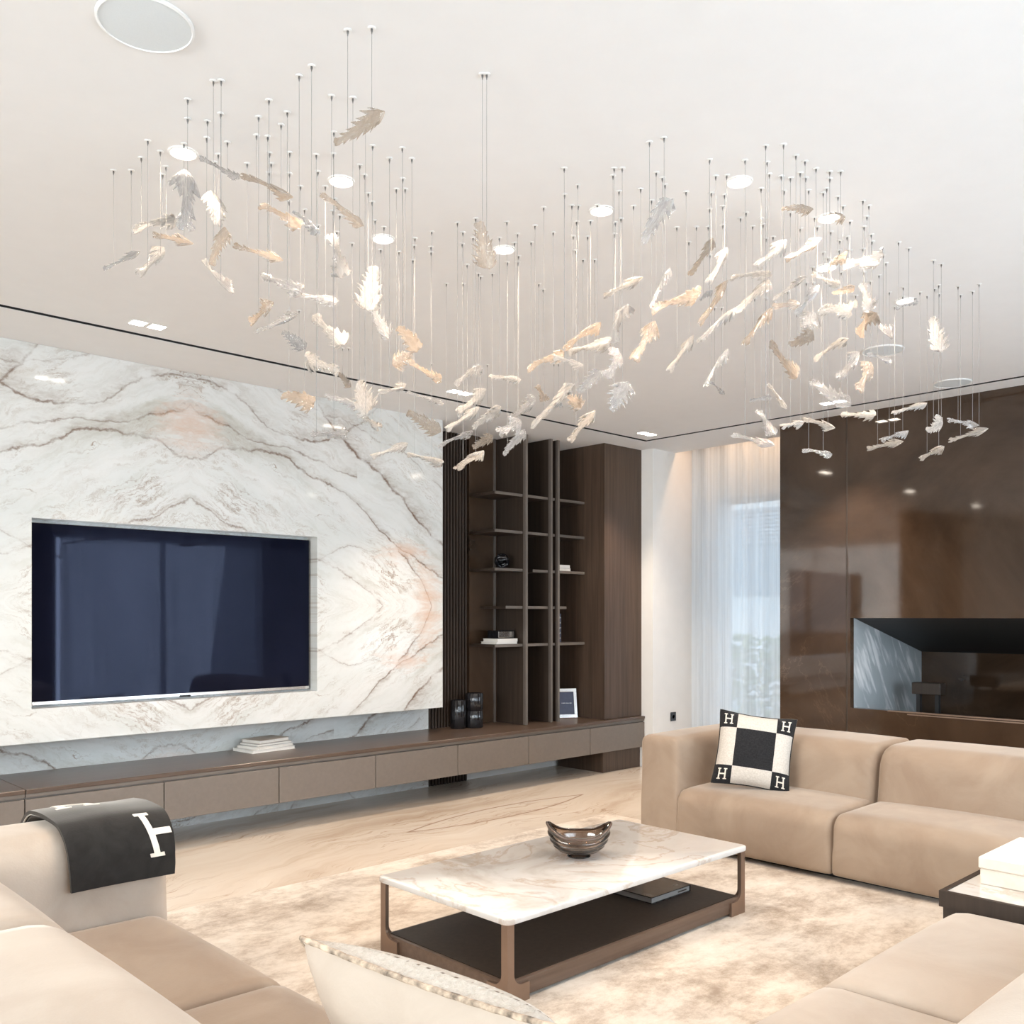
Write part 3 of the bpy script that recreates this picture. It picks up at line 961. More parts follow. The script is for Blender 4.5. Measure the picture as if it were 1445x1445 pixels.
so = tag(empty('wall_socket', (7.416, 5.465, 0.47)), 'square black socket low on the white corner wall', 'socket')
box('plate', (-0.043, -0.008, -0.043), (0.043, -0.0005, 0.043), M['gloss_black'], so, 0.003, 1)
bm = bmesh.new()
add_lathe(bm, [(0.022, 0), (0.022, 0.002), (0.018, 0.002), (0.017, -0.003)], n=20)
o = finish('insert', bm, M['black'], so)
o.rotation_euler = (math.radians(90), 0, 0)
o.location = (0, -0.008, 0)

bn = tag(empty('reflected_block', (7.72, 3.13, 0.601)), 'small black block burner modelled as an object in the fireplace recess', 'reflection')  # solid block added in place of a mirrored shape
box('tray', (-0.12, -0.16, 0.0), (0.12, 0.12, 0.012), M['bronze_dark'], bn, 0.003, 1)
box('dark_block', (-0.05, -0.115, 0.21), (0.06, 0.115, 0.305), M['wood_dark'], bn, 0.004, 1)
for yy in (-0.09, 0.06):
    box('leg', (-0.02, yy, 0.012), (0.02, yy + 0.03, 0.21), M['black'], bn)

# ------------------------------------------------------------------ rug
bm = bmesh.new()
add_box(bm, (1.33, 1.26, 0.0), (5.20, 4.42, 0.012), 0.004, 1)
tag(finish('area_rug', bm, M['rug'], None, True, 35), 'cream and tan distressed rug under the coffee table', 'rug')

# ------------------------------------------------------------------ sofas
def lean(amount, axis):
    def f(q, half):
        q = list(q)
        q[axis] += amount * (q[2] / half[2])
        return q
    return f

# long sofa along the fireplace wall
sa = tag(empty('sofa', (5.3, 2.2, 0.012)), 'long taupe velvet sofa in front of the fireplace wall', 'sofa')
def S(parent, name, lo, hi, r, m, **kw):
    p = parent.location
    return soft_box(name, [lo[k] - p[k] for k in range(3)], [hi[k] - p[k] for k in range(3)], r, m, parent, **kw)
box('plinth', (4.83 - 5.3, 0.45 - 2.2, 0.0), (5.75 - 5.3, 3.66 - 2.2, 0.045), M['black'], sa)
for y0, y1 in ((2.44, 3.47), (1.41, 2.44), (0.40, 1.41)):
    S(sa, 'seat_cushion', (4.73, y0 + 0.002, 0.045), (5.70, y1 - 0.002, 0.375), (0.10, 0.022, 0.085),  M['velvet'], puff=(0.012, 0.0, 0.02), cuts=18, rb=0.02)
    S(sa, 'backrest', (5.26, y0 + 0.002, 0.25), (5.84, y1 - 0.002, 0.690), (0.12, 0.03, 0.12), M['velvet'], puff=(0.02, 0, 0.012), shear=lean(0.035, 0), cuts=18)
S(sa, 'armrest', (4.73, 3.46, 0.045), (5.84, 3.745, 0.690), (0.03, 0.055, 0.05), M['velvet'], puff=(0, 0.012, 0.010), cuts=18, rb=0.02)
# flat corner piece closing arm and back
# sofa on the window side, its arm carries the throw
sb = tag(empty('sofa', (0.85, 2.4, 0.0)), 'pale corner sofa whose arm carries the charcoal throw', 'sofa')
box('plinth', (0.30 - 0.85, 1.0 - 2.4, 0.0), (1.31 - 0.85, 3.68 - 2.4, 0.045), M['black'], sb)
for y0, y1 in ((2.475, 3.34), (1.44, 2.475)):
    S(sb, 'seat_cushion', (0.30, y0 + 0.002, 0.045), (1.450, y1 - 0.002, 0.372), (0.09, 0.022, 0.085), M['velvet'], puff=(0.012, 0, 0.022), cuts=18, rb=0.02)
for y0, y1 in ((2.50, 3.34), (1.44, 2.50)):
    S(sb, 'backrest', (0.12, y0 + 0.002, 0.25), (0.872, y1 - 0.002, 0.690), (0.13, 0.035, 0.13), M['velvet_light'], puff=(0.02, 0, 0.02), shear=lean(-0.03, 0), cuts=18)
S(sb, 'armrest', (0.12, 3.335, 0.045), (1.462, 3.755, 0.695), (0.03, 0.125, 0.125), M['velvet_light'], puff=(0, 0.01, 0.012), cuts=20, rb=0.03)
S(sb, 'seat_corner', (0.30, 0.40, 0.045), (1.450, 1.436, 0.372), 0.085, M['velvet_light'], puff=(0.0, 0, 0.02))

sc_ = tag(empty('sofa', (2.4, 0.9, 0.0)), 'pale low sofa section ending at the marble side table', 'sofa')
box('plinth', (1.7 - 2.4, 0.1 - 0.9, 0.0), (3.48 - 2.4, 1.23 - 0.9, 0.045), M['black'], sc_)
for x0, x1 in ((2.57, 3.545), (1.455, 2.57)):
    S(sc_, 'seat_cushion', (x0 + 0.002, 0.05, 0.045), (x1 - 0.002, 1.375, 0.375), (0.022, 0.09, 0.085), M['velvet_light'], puff=(0, 0.012, 0.022), cuts=18, rb=0.02)
    S(sc_, 'backrest', (x0 + 0.002, 0.0, 0.25), (x1 - 0.002, 0.76, 0.690), (0.035, 0.13, 0.13), M['velvet_light'], puff=(0, 0.02, 0.02), shear=lean(-0.03, 1), cuts=18)

# ------------------------------------------------------------------ coffee table
ct = tag(empty('coffee_table', (3.145, 2.87, 0.012)), 'low coffee table with white marble top and bronze corner legs', 'coffee table')
TX, TY = 0.795, 0.395
def rounded_rect(hx, hy, r, n=5):
    pts = []
    for cx, cy, a0 in ((hx - r, hy - r, 0), (-hx + r, hy - r, 90), (-hx + r, -hy + r, 180), (hx - r, -hy + r, 270)):
        for k in range(n + 1):
            a = math.radians(a0 + 90 * k / n)
            pts.append((cx + r * math.cos(a), cy + r * math.sin(a)))
    return pts
def slab(name, hx, hy, r, z0, z1, m, parent, bev=0.004):
    bm = bmesh.new()
    add_prism(bm, rounded_rect(hx, hy, r), 2, z0, z1)
    ed = [e for e in bm.edges if abs(e.verts[0].co.z - e.verts[1].co.z) < 1e-6]
    bmesh.ops.bevel(bm, geom=ed, offset=bev, segments=2, affect='EDGES', profile=0.5)
    return finish(name, bm, m, parent, True, 40)
slab('marble_top', TX + 0.012, TY + 0.012, 0.03, 0.300, 0.325, M['marble'], ct, 0.006)
slab('lower_shelf', TX - 0.012, TY - 0.012, 0.02, 0.012, 0.078, M['wood_bronze'], ct)
box('shelf_lining', (-TX + 0.03, -TY + 0.03, 0.0782), (TX - 0.03, TY - 0.03, 0.081), M['wood_dark'], ct)
def corner_leg(sx, sy):
    bm = bmesh.new()
    prof = [(0.0, 0.0), (0.115, 0.0), (0.115, 0.066)]
    cx, cz, r = 0.034 + 0.045, 0.066 + 0.045, 0.045
    for k in range(8):
        a = math.radians(270 - 90 * k / 7)
        prof.append((cx + r * math.cos(a), cz + r * math.sin(a)))
    prof += [(0.034, 0.300), (0.0, 0.300)]
    t = 0.012
    # plate along x
    add_prism(bm, [(TX * sx - sx * a, b) for a, b in prof], 1, sy * TY, sy * (TY - t))
    add_prism(bm, [(TY * sy - sy * max(a, t), b) for a, b in prof], 0, sx * TX, sx * (TX - t))
    return finish('leg', bm, M['bronze'], ct)
for sx in (-1, 1):
    for sy in (-1, 1):
        corner_leg(sx, sy)

# smoked glass bowl: boat shaped rim, ribbed wall
bw_ = tag(empty('glass_bowl', (3.205, 2.895, 0.3375), math.radians(-45)), 'smoked brown ribbed glass bowl with upturned ends on the coffee table', 'bowl')
bm = bmesh.new()
N, K = 64, 14
def bowl_pt(a, t, inner):
    # a angle, t 0..1 from foot to rim
    sx_ = 0.148 if not inner else 0.140
    sy_ = 0.105 if not inner else 0.097
    rim = 0.098 + 0.055 * max(0, abs(math.cos(a))) ** 3
    f = math.sin(t * math.pi / 2) ** 0.75
    rr = 0.30 + 0.70 * f
    rib = (0.0022 * math.sin(t * 34)) * (0 if inner else 1)
    z = 0.014 + (0.008 if inner else 0) + (rim - 0.014) * (t ** 1.6)
    return Vector(((sx_ * rr + rib) * math.cos(a), (sy_ * rr + rib) * math.sin(a), z))
K = 30
outer = [[bm.verts.new(bowl_pt(2 * math.pi * i / N, k / K, False)) for i in range(N)] for k in range(K + 1)]
inner = [[bm.verts.new(bowl_pt(2 * math.pi * i / N, k / K, True)) for i in range(N)] for k in range(K, -1, -1)]
allr = outer + inner
for k in range(len(allr) - 1):
    for i in range(N):
        j = (i + 1) % N
        bm.faces.new((allr[k][i], allr[k][j], allr[k + 1][j], allr[k + 1][i]))
bm.faces.new(outer[0][::-1])
bm.faces.new(inner[-1])
bmesh.ops.recalc_face_normals(bm, faces=bm.faces)
finish('bowl_wall', bm, M['smoke'], bw_, True)
bm = bmesh.new()
add_lathe(bm, [(0.052, 0.0), (0.055, 0.003), (0.052, 0.010), (0.046, 0.015)], n=40)
finish('foot', bm, M['smoke'], bw_, True, 40)
bm = bmesh.new()
pts = [bowl_pt(2 * math.pi * i / N, 1.0, False) + Vector((0, 0, 0.001)) for i in range(N)]
add_tube(bm, pts, 0.0055, 8, True)
M['smoke_rim'] = plain('dark_glass_rim', (0.10, 0.065, 0.05), 0.06, spec=0.7)
finish('rim', bm, M['smoke_rim'], bw_, True)

bk = tag(empty('coffee_table_book', (3.655, 2.835, 0.0935), math.radians(0)), 'dark patterned book lying on the lower shelf of the coffee table', 'book')
g = G('dark_photo_cover')
f = g.noise(g.coord(), 14.0, 5, 0.6, 1.5)
M['cover_dark'] = g.pbr(g.ramp(f, [(0.35, (0.020, 0.019, 0.019)), (0.6, (0.050, 0.046, 0.044)), (0.7, (0.14, 0.13, 0.12))]), 0.18)
bm = bmesh.new()
add_box(bm, (-0.155, -0.135, 0.0), (0.155, 0.135, 0.004))
add_box(bm, (-0.155, -0.135, 0.028), (0.155, 0.135, 0.032))
add_box(bm, (0.151, -0.135, 0.004), (0.155, 0.135, 0.028))
finish('cover', bm, M['cover_dark'], bk)
box('pages', (-0.150, -0.130, 0.004), (0.151, 0.130, 0.028), M['cover_grey'], bk)
box('title_print', (0.05, -0.1353, 0.013), (0.12, -0.135, 0.019), M['silver'], bk)

# ------------------------------------------------------------------ side table with white box
stb = tag(empty('side_table', (4.08, 0.92, 0.0)), 'square side table with a marble top in a dark wood frame', 'side table')
def tb(name, lo, hi, m, bev=0.0): return box(name, (lo[0] - 4.08, lo[1] - 0.92, lo[2]), (hi[0] - 4.08, hi[1] - 0.92, hi[2]), m, stb, bev, 1)
tb('carcass', (3.575, 0.42, 0.03), (4.575, 1.395, 0.365), M['wood_dark'])
tb('frame_edge', (3.560, 1.385, 0.365), (4.590, 1.405, 0.424), M['wood_dark'])
tb('frame_edge', (3.560, 0.41, 0.365), (4.590, 0.43, 0.424), M['wood_dark'])
tb('frame_edge', (3.560, 0.43, 0.365), (3.580, 1.385, 0.424), M['wood_dark'])
tb('frame_edge', (4.570, 0.43, 0.365), (4.590, 1.385, 0.424), M['wood_dark'])
tb('marble_top', (3.580, 0.43, 0.365), (4.570, 1.385, 0.420), M['marble'])
wb = tag(empty('white_box', (4.0, 1.10, 0.4205)), 'cream lidded box on the marble side table', 'box')
box('box_base', (-0.225, -0.235, 0.0), (0.225, 0.235, 0.060), M['cream'], wb, 0.003, 1)
box('lid', (-0.23, -0.24, 0.0605), (0.23, 0.24, 0.105), M['cream'], wb, 0.004, 1)

# ------------------------------------------------------------------ letter H (slab serif) as quads in the unit square, cut at umax
def letter_h_rects():
    st, se, ht = 0.145, 0.35, 0.09
    R = []
    for c in (0.18, 0.82):
        R.append((c - st / 2, 0.0, c + st / 2, 1.0))
        R.append((c - se / 2, 0.0, c - st / 2, ht))
        R.append((c + st / 2, 0.0, c + se / 2, ht))
        R.append((c - se / 2, 1 - ht, c - st / 2, 1.0))
        R.append((c + st / 2, 1 - ht, c + se / 2, 1.0))
    R.append((0.18 + st / 2, 0.44, 0.82 - st / 2, 0.56))
    return R
def letter(name, mat, parent, fn, thick, umax=9.0, n=5, bar=9.0):
    """fn(u, v, h) maps letter space to 3D"""
    bm = bmesh.new()
    for a, b, c, d in letter_h_rects():
        c = min(c, bar if b > 0.3 and d < 0.7 else umax)
        if c <= a: continue
        top = [[bm.verts.new(fn(a + (c - a) * i / n, b + (d - b) * j / n, thick)) for i in range(n + 1)] for j in range(n + 1)]
        bot = [[bm.verts.new(fn(a + (c - a) * i / n, b + (d - b) * j / n, 0.0)) for i in range(n + 1)] for j in range(n + 1)]
        for j in range(n):
            for i in range(n):
                bm.faces.new((top[j][i], top[j][i + 1], top[j + 1][i + 1], top[j + 1][i]))
                bm.faces.new((bot[j][i], bot[j + 1][i], bot[j + 1][i + 1], bot[j][i + 1]))
        rim = [(0, i) for i in range(n)] + [(i, n) for i in range(n)] + [(n, n - i) for i in range(n)] + [(n - i, 0) for i in range(n)]
        for k in range(len(rim)):
            p, q = rim[k], rim[(k + 1) % len(rim)]
            bm.faces.new((top[p[0]][p[1]], bot[p[0]][p[1]], bot[q[0]][q[1]], top[q[0]][q[1]]))
    bmesh.ops.recalc_face_normals(bm, faces=bm.faces)
    return finish(name, bm, mat, parent, True, 50)

# ------------------------------------------------------------------ pillows
def pillow_surface(w, h, t, e=2.4):
    """returns f(u, v, side) with u, v in -1..1"""
    def f(u, v, side, off=0.0):
        k = max(0.0, (1 - abs(u) ** e)) ** 0.55 * max(0.0, (1 - abs(v) ** e)) ** 0.55
        pinch = 1 - 0.07 * (1 - abs(u) ** 2) * abs(v) ** 3
        pinch2 = 1 - 0.07 * (1 - abs(v) ** 2) * abs(u) ** 3
        return Vector((u * w / 2 * pinch2, v * h / 2 * pinch, side * (t / 2 * k + 0.004 + off)))
    return f
def pillow_half(name, f, side, mat, parent, n=28):
    bm = bmesh.new()
    g_ = [[bm.verts.new(f(-1 + 2 * i / n, -1 + 2 * j / n, side)) for i in range(n + 1)] for j in range(n + 1)]
    z_ = [[bm.verts.new(f(-1 + 2 * i / n, -1 + 2 * j / n, side) * 0.998 - Vector((0, 0, side * 0.003))) for i in range(n + 1)] for j in range(n + 1)]
    for j in range(n):
        for i in range(n):
            q = (g_[j][i], g_[j][i + 1], g_[j + 1][i + 1], g_[j + 1][i])
            bm.faces.new(q if side > 0 else q[::-1])
    bmesh.ops.delete(bm, geom=[v for r in z_ for v in r], context='VERTS')
    return finish(name, bm, mat, parent, True)

def checker_material():
    g = G('checked_wool')
    x, y, z = g.sep(g.coord())
    ax = g.math('LESS_THAN', g.math('ABSOLUTE', x), 0.118)
    ay = g.math('LESS_THAN', g.math('ABSOLUTE', y), 0.118)
    same = g.math('SUBTRACT', 1.0, g.math('ABSOLUTE', g.math('SUBTRACT', ax, ay)))
    f = g.noise(g.coord(), 120.0, 2)
    dark = g.ramp(f, [(0.3, (0.013, 0.013, 0.015)), (0.7, (0.024, 0.024, 0.026))])
    light = g.ramp(f, [(0.3, (0.50, 0.46, 0.41)), (0.7, (0.62, 0.58, 0.53))])
    return g.pbr(g.mix(same, light, dark), 0.9, 0, 0.15, sheen=0.2)
M['check'] = checker_material()
pc = empty('throw_pillow', (5.045, 3.105, 0.580))
tag(pc, 'black and cream checked pillow with letters leaning in the long sofa corner', 'pillow')
pf = pillow_surface(0.46, 0.46, 0.17)
pillow_half('front_panel', pf, 1, M['check'], pc)
pillow_half('back_panel', pf, -1, M['check'], pc)
bm = bmesh.new()
NP = 28
pts = [pf(-1 + 2 * i / NP, -1, 1) for i in range(NP)] + [pf(1, -1 + 2 * i / NP, 1) for i in range(NP)] + [pf(1 - 2 * i / NP, 1, 1) for i in range(NP)] + [pf(-1, 1 - 2 * i / NP, 1) for i in range(NP)]
add_tube(bm, [Vector((p.x, p.y, 0)) for p in pts], 0.006, 6, True)
finish('seam', bm, M['throw'], pc, True)
for cx, cy in ((-1, -1), (1, -1), (-1, 1), (1, 1)):
    def fn(u, v, h, cx=cx, cy=cy):
        U = cx * 0.76 + (u - 0.5) * 0.26
        V = cy * 0.76 + (v - 0.5) * 0.30
        return pf(U, V, 1, 0.0005 + h)
    letter('letter_h', M['cream'], pc, fn, 0.003)
# lean: local z faces the room (towards -x, -y, slightly up)
nrm = Vector((-0.80, -0.52, 0.30)).normalized()
rt = Vector((0, 0, 1)).cross(nrm).normalized()
up = nrm.cross(rt).normalized()
roll = Matrix.Rotation(math.radians(-7), 3, nrm)
rt, up = roll @ rt, roll @ up
mt = Matrix((rt, up, nrm)).transposed().to_4x4()
mt.translation = Vector((5.045, 3.105, 0.617))
pc.matrix_world = mt

# bouclé pillow on the pale sofa
def boucle():
    g = G('boucle_weave')
    x, y, z = g.sep(g.coord())
    f = g.noise(g.coord(), 70.0, 4, 0.7)
    rows = g.math('SINE', g.math('MULTIPLY', y, 230.0))
    dash = g.noise(g.comb(g.math('MULTIPLY', x, 40.0), g.math('MULTIPLY', y, 8.0)), 2.0, 2)
    k = g.math('MULTIPLY', g.ramp(rows, [(0.75, 0.0), (0.95, 1.0)]), g.ramp(dash, [(0.52, 0.0), (0.60, 1.0)]))
    col = g.mix(k, g.ramp(f, [(0.3, (0.50, 0.45, 0.39)), (0.7, (0.66, 0.61, 0.55))]), (0.16, 0.12, 0.09))
    h = g.math('ADD', f, g.math('MULTIPLY', rows, 0.35))
    return g.pbr(col, 0.95, 0, 0.1, normal=g.bump(h, 0.9, 0.012))
M['boucle'] = boucle()
M['linen'] = velvet('cream_linen', (0.48, 0.40, 0.33), (0.54, 0.46, 0.385), 0.85, 5)
pb = empty('throw_pillow', (1.1, 1.45, 0.56))
tag(pb, 'cream woven pillow with brown stitched piping on the pale corner sofa', 'pillow')
pf2 = pillow_surface(0.66, 0.46, 0.20, 2.8)
pillow_half('woven_front', pf2, 1, M['boucle'], pb)
pillow_half('plain_back', pf2, -1, M['linen'], pb)
bm = bmesh.new()
pts = [pf2(-1 + 2 * i / 40, -1, 1) for i in range(40)] + [pf2(1, -1 + 2 * i / 40, 1) for i in range(40)] + [pf2(1 - 2 * i / 40, 1, 1) for i in range(40)] + [pf2(-1, 1 - 2 * i / 40, 1) for i in range(40)]
ring = [Vector((p.x, p.y, 0.0)) for p in pts]
tw = [p + Vector((0, 0, 0.0006 * math.sin(i * 1.9))) + (p.normalized() * 0.0008 * math.cos(i * 1.9)) for i, p in enumerate(ring)]
add_tube(bm, tw, 0.0065, 6, True)
M['piping'] = plain('speckled_piping', (0.42, 0.33, 0.25), 0.9, var=0.7, scale=45)
finish('piping', bm, M['piping'], pb, True)
nrm = Vector((0.86, 0.10, 0.50)).normalized()
rt = Vector((0, 0, 1)).cross(nrm).normalized()
up = nrm.cross(rt).normalized()
mt = Matrix((rt, up, nrm)).transposed().to_4x4()
mt.translation = Vector((1.175, 1.385, 0.580))
pb.matrix_world = mt

# ------------------------------------------------------------------ charcoal throw over the sofa arm
th = tag(empty('throw_blanket', (1.28, 3.54, 0.70)), 'folded charcoal wool throw with cream letters over the sofa arm', 'blanket')
path = []
y0, y1, zt, rr = 3.322, 3.768, 0.712, 0.13
for z in (0.515, 0.545, 0.575): path.append((y0 - 0.004, z))
for k in range(9):
    a = math.radians(180 - 90 * k / 8)
    path.append((y0 + rr + rr * math.cos(a), zt - rr + rr * math.sin(a)))
for k in range(1, 5):
    path.append((y0 + rr + (y1 - y0 - 2 * rr) * k / 5, zt + 0.006 * math.sin(math.pi * k / 5)))
for k in range(9):
    a = math.radians(90 - 90 * k / 8)
    path.append((y1 - rr + rr * math.cos(a), zt - rr + rr * math.sin(a)))
for z in (0.55, 0.50, 0.44): path.append((y1 + 0.003, z))
cum = [0.0]
for i in range(1, len(path)):
    cum.append(cum[-1] + math.dist(path[i], path[i - 1]))
def on_path(s):
    s = max(0.0, min(cum[-1] - 1e-6, s))
    for i in range(1, len(path)):
        if s <= cum[i]:
            t = (s - cum[i - 1]) / (cum[i] - cum[i - 1])
            y = path[i - 1][0] + t * (path[i][0] - path[i - 1][0])
            z = path[i - 1][1] + t * (path[i][1] - path[i - 1][1])
            dy, dz = path[i][0] - path[i - 1][0], path[i][1] - path[i - 1][1]
            l = math.hypot(dy, dz)
            return y, z, (-dz / l, dy / l)
def throw_pt(s, x, h):
    y, z, n = on_path(s)
    skew = 0.05 * (1 - s / cum[-1])
    wv = 0.004 * math.sin(9 * s + 14 * x)
    return Vector((x - 1.28, y + n[0] * (h + wv) - 3.54, z + n[1] * (h + wv) - 0.70))
def sheet(name, xa, xb, sa_, sb_, h0, h1, mat):
    bm = bmesh.new()
    NS, NX = 40, 8
    def cols(h):
        return [[bm.verts.new(throw_pt(sa_ + (sb_ - sa_) * j / NS, xa(j / NS) + (xb(j / NS) - xa(j / NS)) * i / NX, h)) for i in range(NX + 1)] for j in range(NS + 1)]
    A, B = cols(h1), cols(h0)
    for j in range(NS):
        for i in range(NX):
            bm.faces.new((A[j][i], A[j][i + 1], A[j + 1][i + 1], A[j + 1][i]))
            bm.faces.new((B[j][i], B[j + 1][i], B[j + 1][i + 1], B[j][i + 1]))
    for j in range(NS):
        bm.faces.new((A[j][0], A[j + 1][0], B[j + 1][0], B[j][0]))
        bm.faces.new((A[j][NX], B[j][NX], B[j + 1][NX], A[j + 1][NX]))
    for i in range(NX):
        bm.faces.new((A[0][i], B[0][i], B[0][i + 1], A[0][i + 1]))
        bm.faces.new((A[NS][i], A[NS][i + 1], B[NS][i + 1], B[NS][i]))
    bmesh.ops.recalc_face_normals(bm, faces=bm.faces)
    return finish(name, bm, mat, th, True, 50)
LE = lambda t: 1.095 - 0.03 * t
RE = lambda t: 1.452 + 0.010 * math.sin(5 * t)
sheet('under_layer', lambda t: LE(t) + 0.012, lambda t: RE(t) - 0.004, 0.012, cum[-1] - 0.01, 0.004, 0.013, M['throw'])
sheet('top_layer', LE, RE, 0.0, cum[-1], 0.0155, 0.029, M['throw'])
sheet('hem', lambda t: LE(t) - 0.001, lambda t: LE(t) + 0.005, 0.20, cum[-1], 0.013, 0.0157, M['cream'])
def h1(u, v, h):
    s = 0.070 + v * 0.148
    x = 1.366 + u * 0.145 - 0.03 * v
    return throw_pt(s, x, 0.029 + h)
letter('letter_h', M['cream'], th, h1, 0.003, umax=0.60, bar=0.685)
def h2(u, v, h):
    s = 0.385 + v * 0.16
    x = 1.135 + u * 0.155
    return throw_pt(s, x, 0.029 + h)
letter('letter_h', M['cream'], th, h2, 0.003)

# ------------------------------------------------------------------ ceiling lamps and speakers
def spot(name, loc, power, color, parent, size=2.7, blend=1.0, r=0.03):
    d = bpy.data.lights.new(name, 'SPOT')
    d.energy = power
    d.color = color
    d.spot_size = size
    d.spot_blend = blend
    d.shadow_soft_size = r
    o = bpy.data.objects.new(name, d)
    o.location = loc
    link(o, parent)
    return o
WARM = (1.0, 0.80, 0.62)
DL = [(1.40, 3.10), (1.91, 2.90), (2.33, 3.22), (2.78, 2.95), (2.79, 2.40), (2.97, 1.89), (3.50, 1.81), (3.99, 2.08), (4.70, 2.02)]
ORD = ['first', 'second', 'third', 'fourth', 'fifth', 'sixth', 'seventh', 'eighth', 'ninth']
proto = None
for k, (x, y) in enumerate(DL):
    if proto is None:
        proto = tag(empty('round_downlight', (x, y, ZC)), 'round recessed downlight with white trim glowing in the white ceiling', 'ceiling light', 'round downlights')
        bm = bmesh.new()
        add_lathe(bm, [(0.050, -0.0005), (0.050, -0.004), (0.043, -0.006), (0.040, -0.002)], n=36)
        bmesh.ops.delete(bm, geom=[f for f in bm.faces if len(f.verts) > 8], context='FACES_ONLY')
        finish('trim_ring', bm, M['white'], proto, True, 30)
        bm = bmesh.new()
        add_lathe(bm, [(0.040, -0.0005), (0.040, -0.002)], n=36)
        finish('lens', bm, M['lamp_glow'], proto)
        o = proto
    else:
        o = copy_tree(proto)
        o.location = (x, y, ZC)
    o['label'] = 'round recessed downlight, %s counted along the row from the large ceiling speaker' % ORD[k]
    spot('downlight_bulb', (0, 0, -0.02), P_DOWN, WARM, o)
proto = None
TW = [(2.085, 5.065, 0), (4.325, 5.05, 0), (6.49, 5.06, 0), (6.54, 3.35, 90), (-0.15, 5.06, 0), (6.54, 1.15, 90)]
wh = ['above the television', 'above the dark slatted panel', 'in the corner of the groove', 'above the edge of the fireplace wall', 'mirrored in the fireplace wall', 'beyond the frame']
for k, (x, y, rz) in enumerate(TW):
    lab = 'pair of square recessed spotlights ' + wh[k]
    if proto is None:
        proto = tag(empty('twin_spotlight', (x, y, ZC)), lab, 'ceiling light', 'twin spotlights along the ceiling groove')
        for dx in (-0.052, 0.052):
            bm = bmesh.new()
            add_box(bm, (dx - 0.044, -0.044, -0.003), (dx + 0.044, 0.044, -0.0005), 0.001, 1)
            fr_ = finish('frame', bm, M['white'], proto)
            box('led_lens', (dx - 0.036, -0.036, -0.0045), (dx + 0.036, 0.036, -0.003), M['led_glow'], fr_)
        o = proto
    else:
        o = copy_tree(proto)
        o.location = (x, y, ZC)
        o.rotation_euler = (0, 0, math.radians(rz))
        o['label'] = lab
    spot('spotlight_bulb', (-0.052, 0, -0.02), P_TWIN, WARM, o, 1.5, 0.7)
    spot('spotlight_bulb', (0.052, 0, -0.02), P_TWIN, WARM, o, 1.5, 0.7)
for (x, y, r), lab in zip(((1.02, 2.492, 0.126), (5.475, 2.49, 0.122), (6.584, 2.507, 0.122)),
                          ('large round ceiling speaker with pale grey grille above the sofas', 'round ceiling speaker behind the hanging glass leaves', 'round ceiling speaker next to the groove by the fireplace wall')):
    s = tag(empty('ceiling_speaker', (x, y, ZC)), lab, 'speaker', 'round ceiling speakers')
    bm = bmesh.new()
    add_lathe(bm, [(r, -0.0005), (r, -0.006), (r - 0.006, -0.009), (r - 0.008, -0.006)], n=56)
    bmesh.ops.delete(bm, geom=[f for f in bm.faces if len(f.verts) > 8], context='FACES_ONLY')
    finish('rim', bm, M['white'], s, True, 30)
    bm = bmesh.new()
    add_lathe(bm, [(r - 0.008, -0.0005), (r - 0.008, -0.006), (r * 0.5, -0.0085)], n=56)
    finish('grille', bm, M['speaker'], s, True, 30)

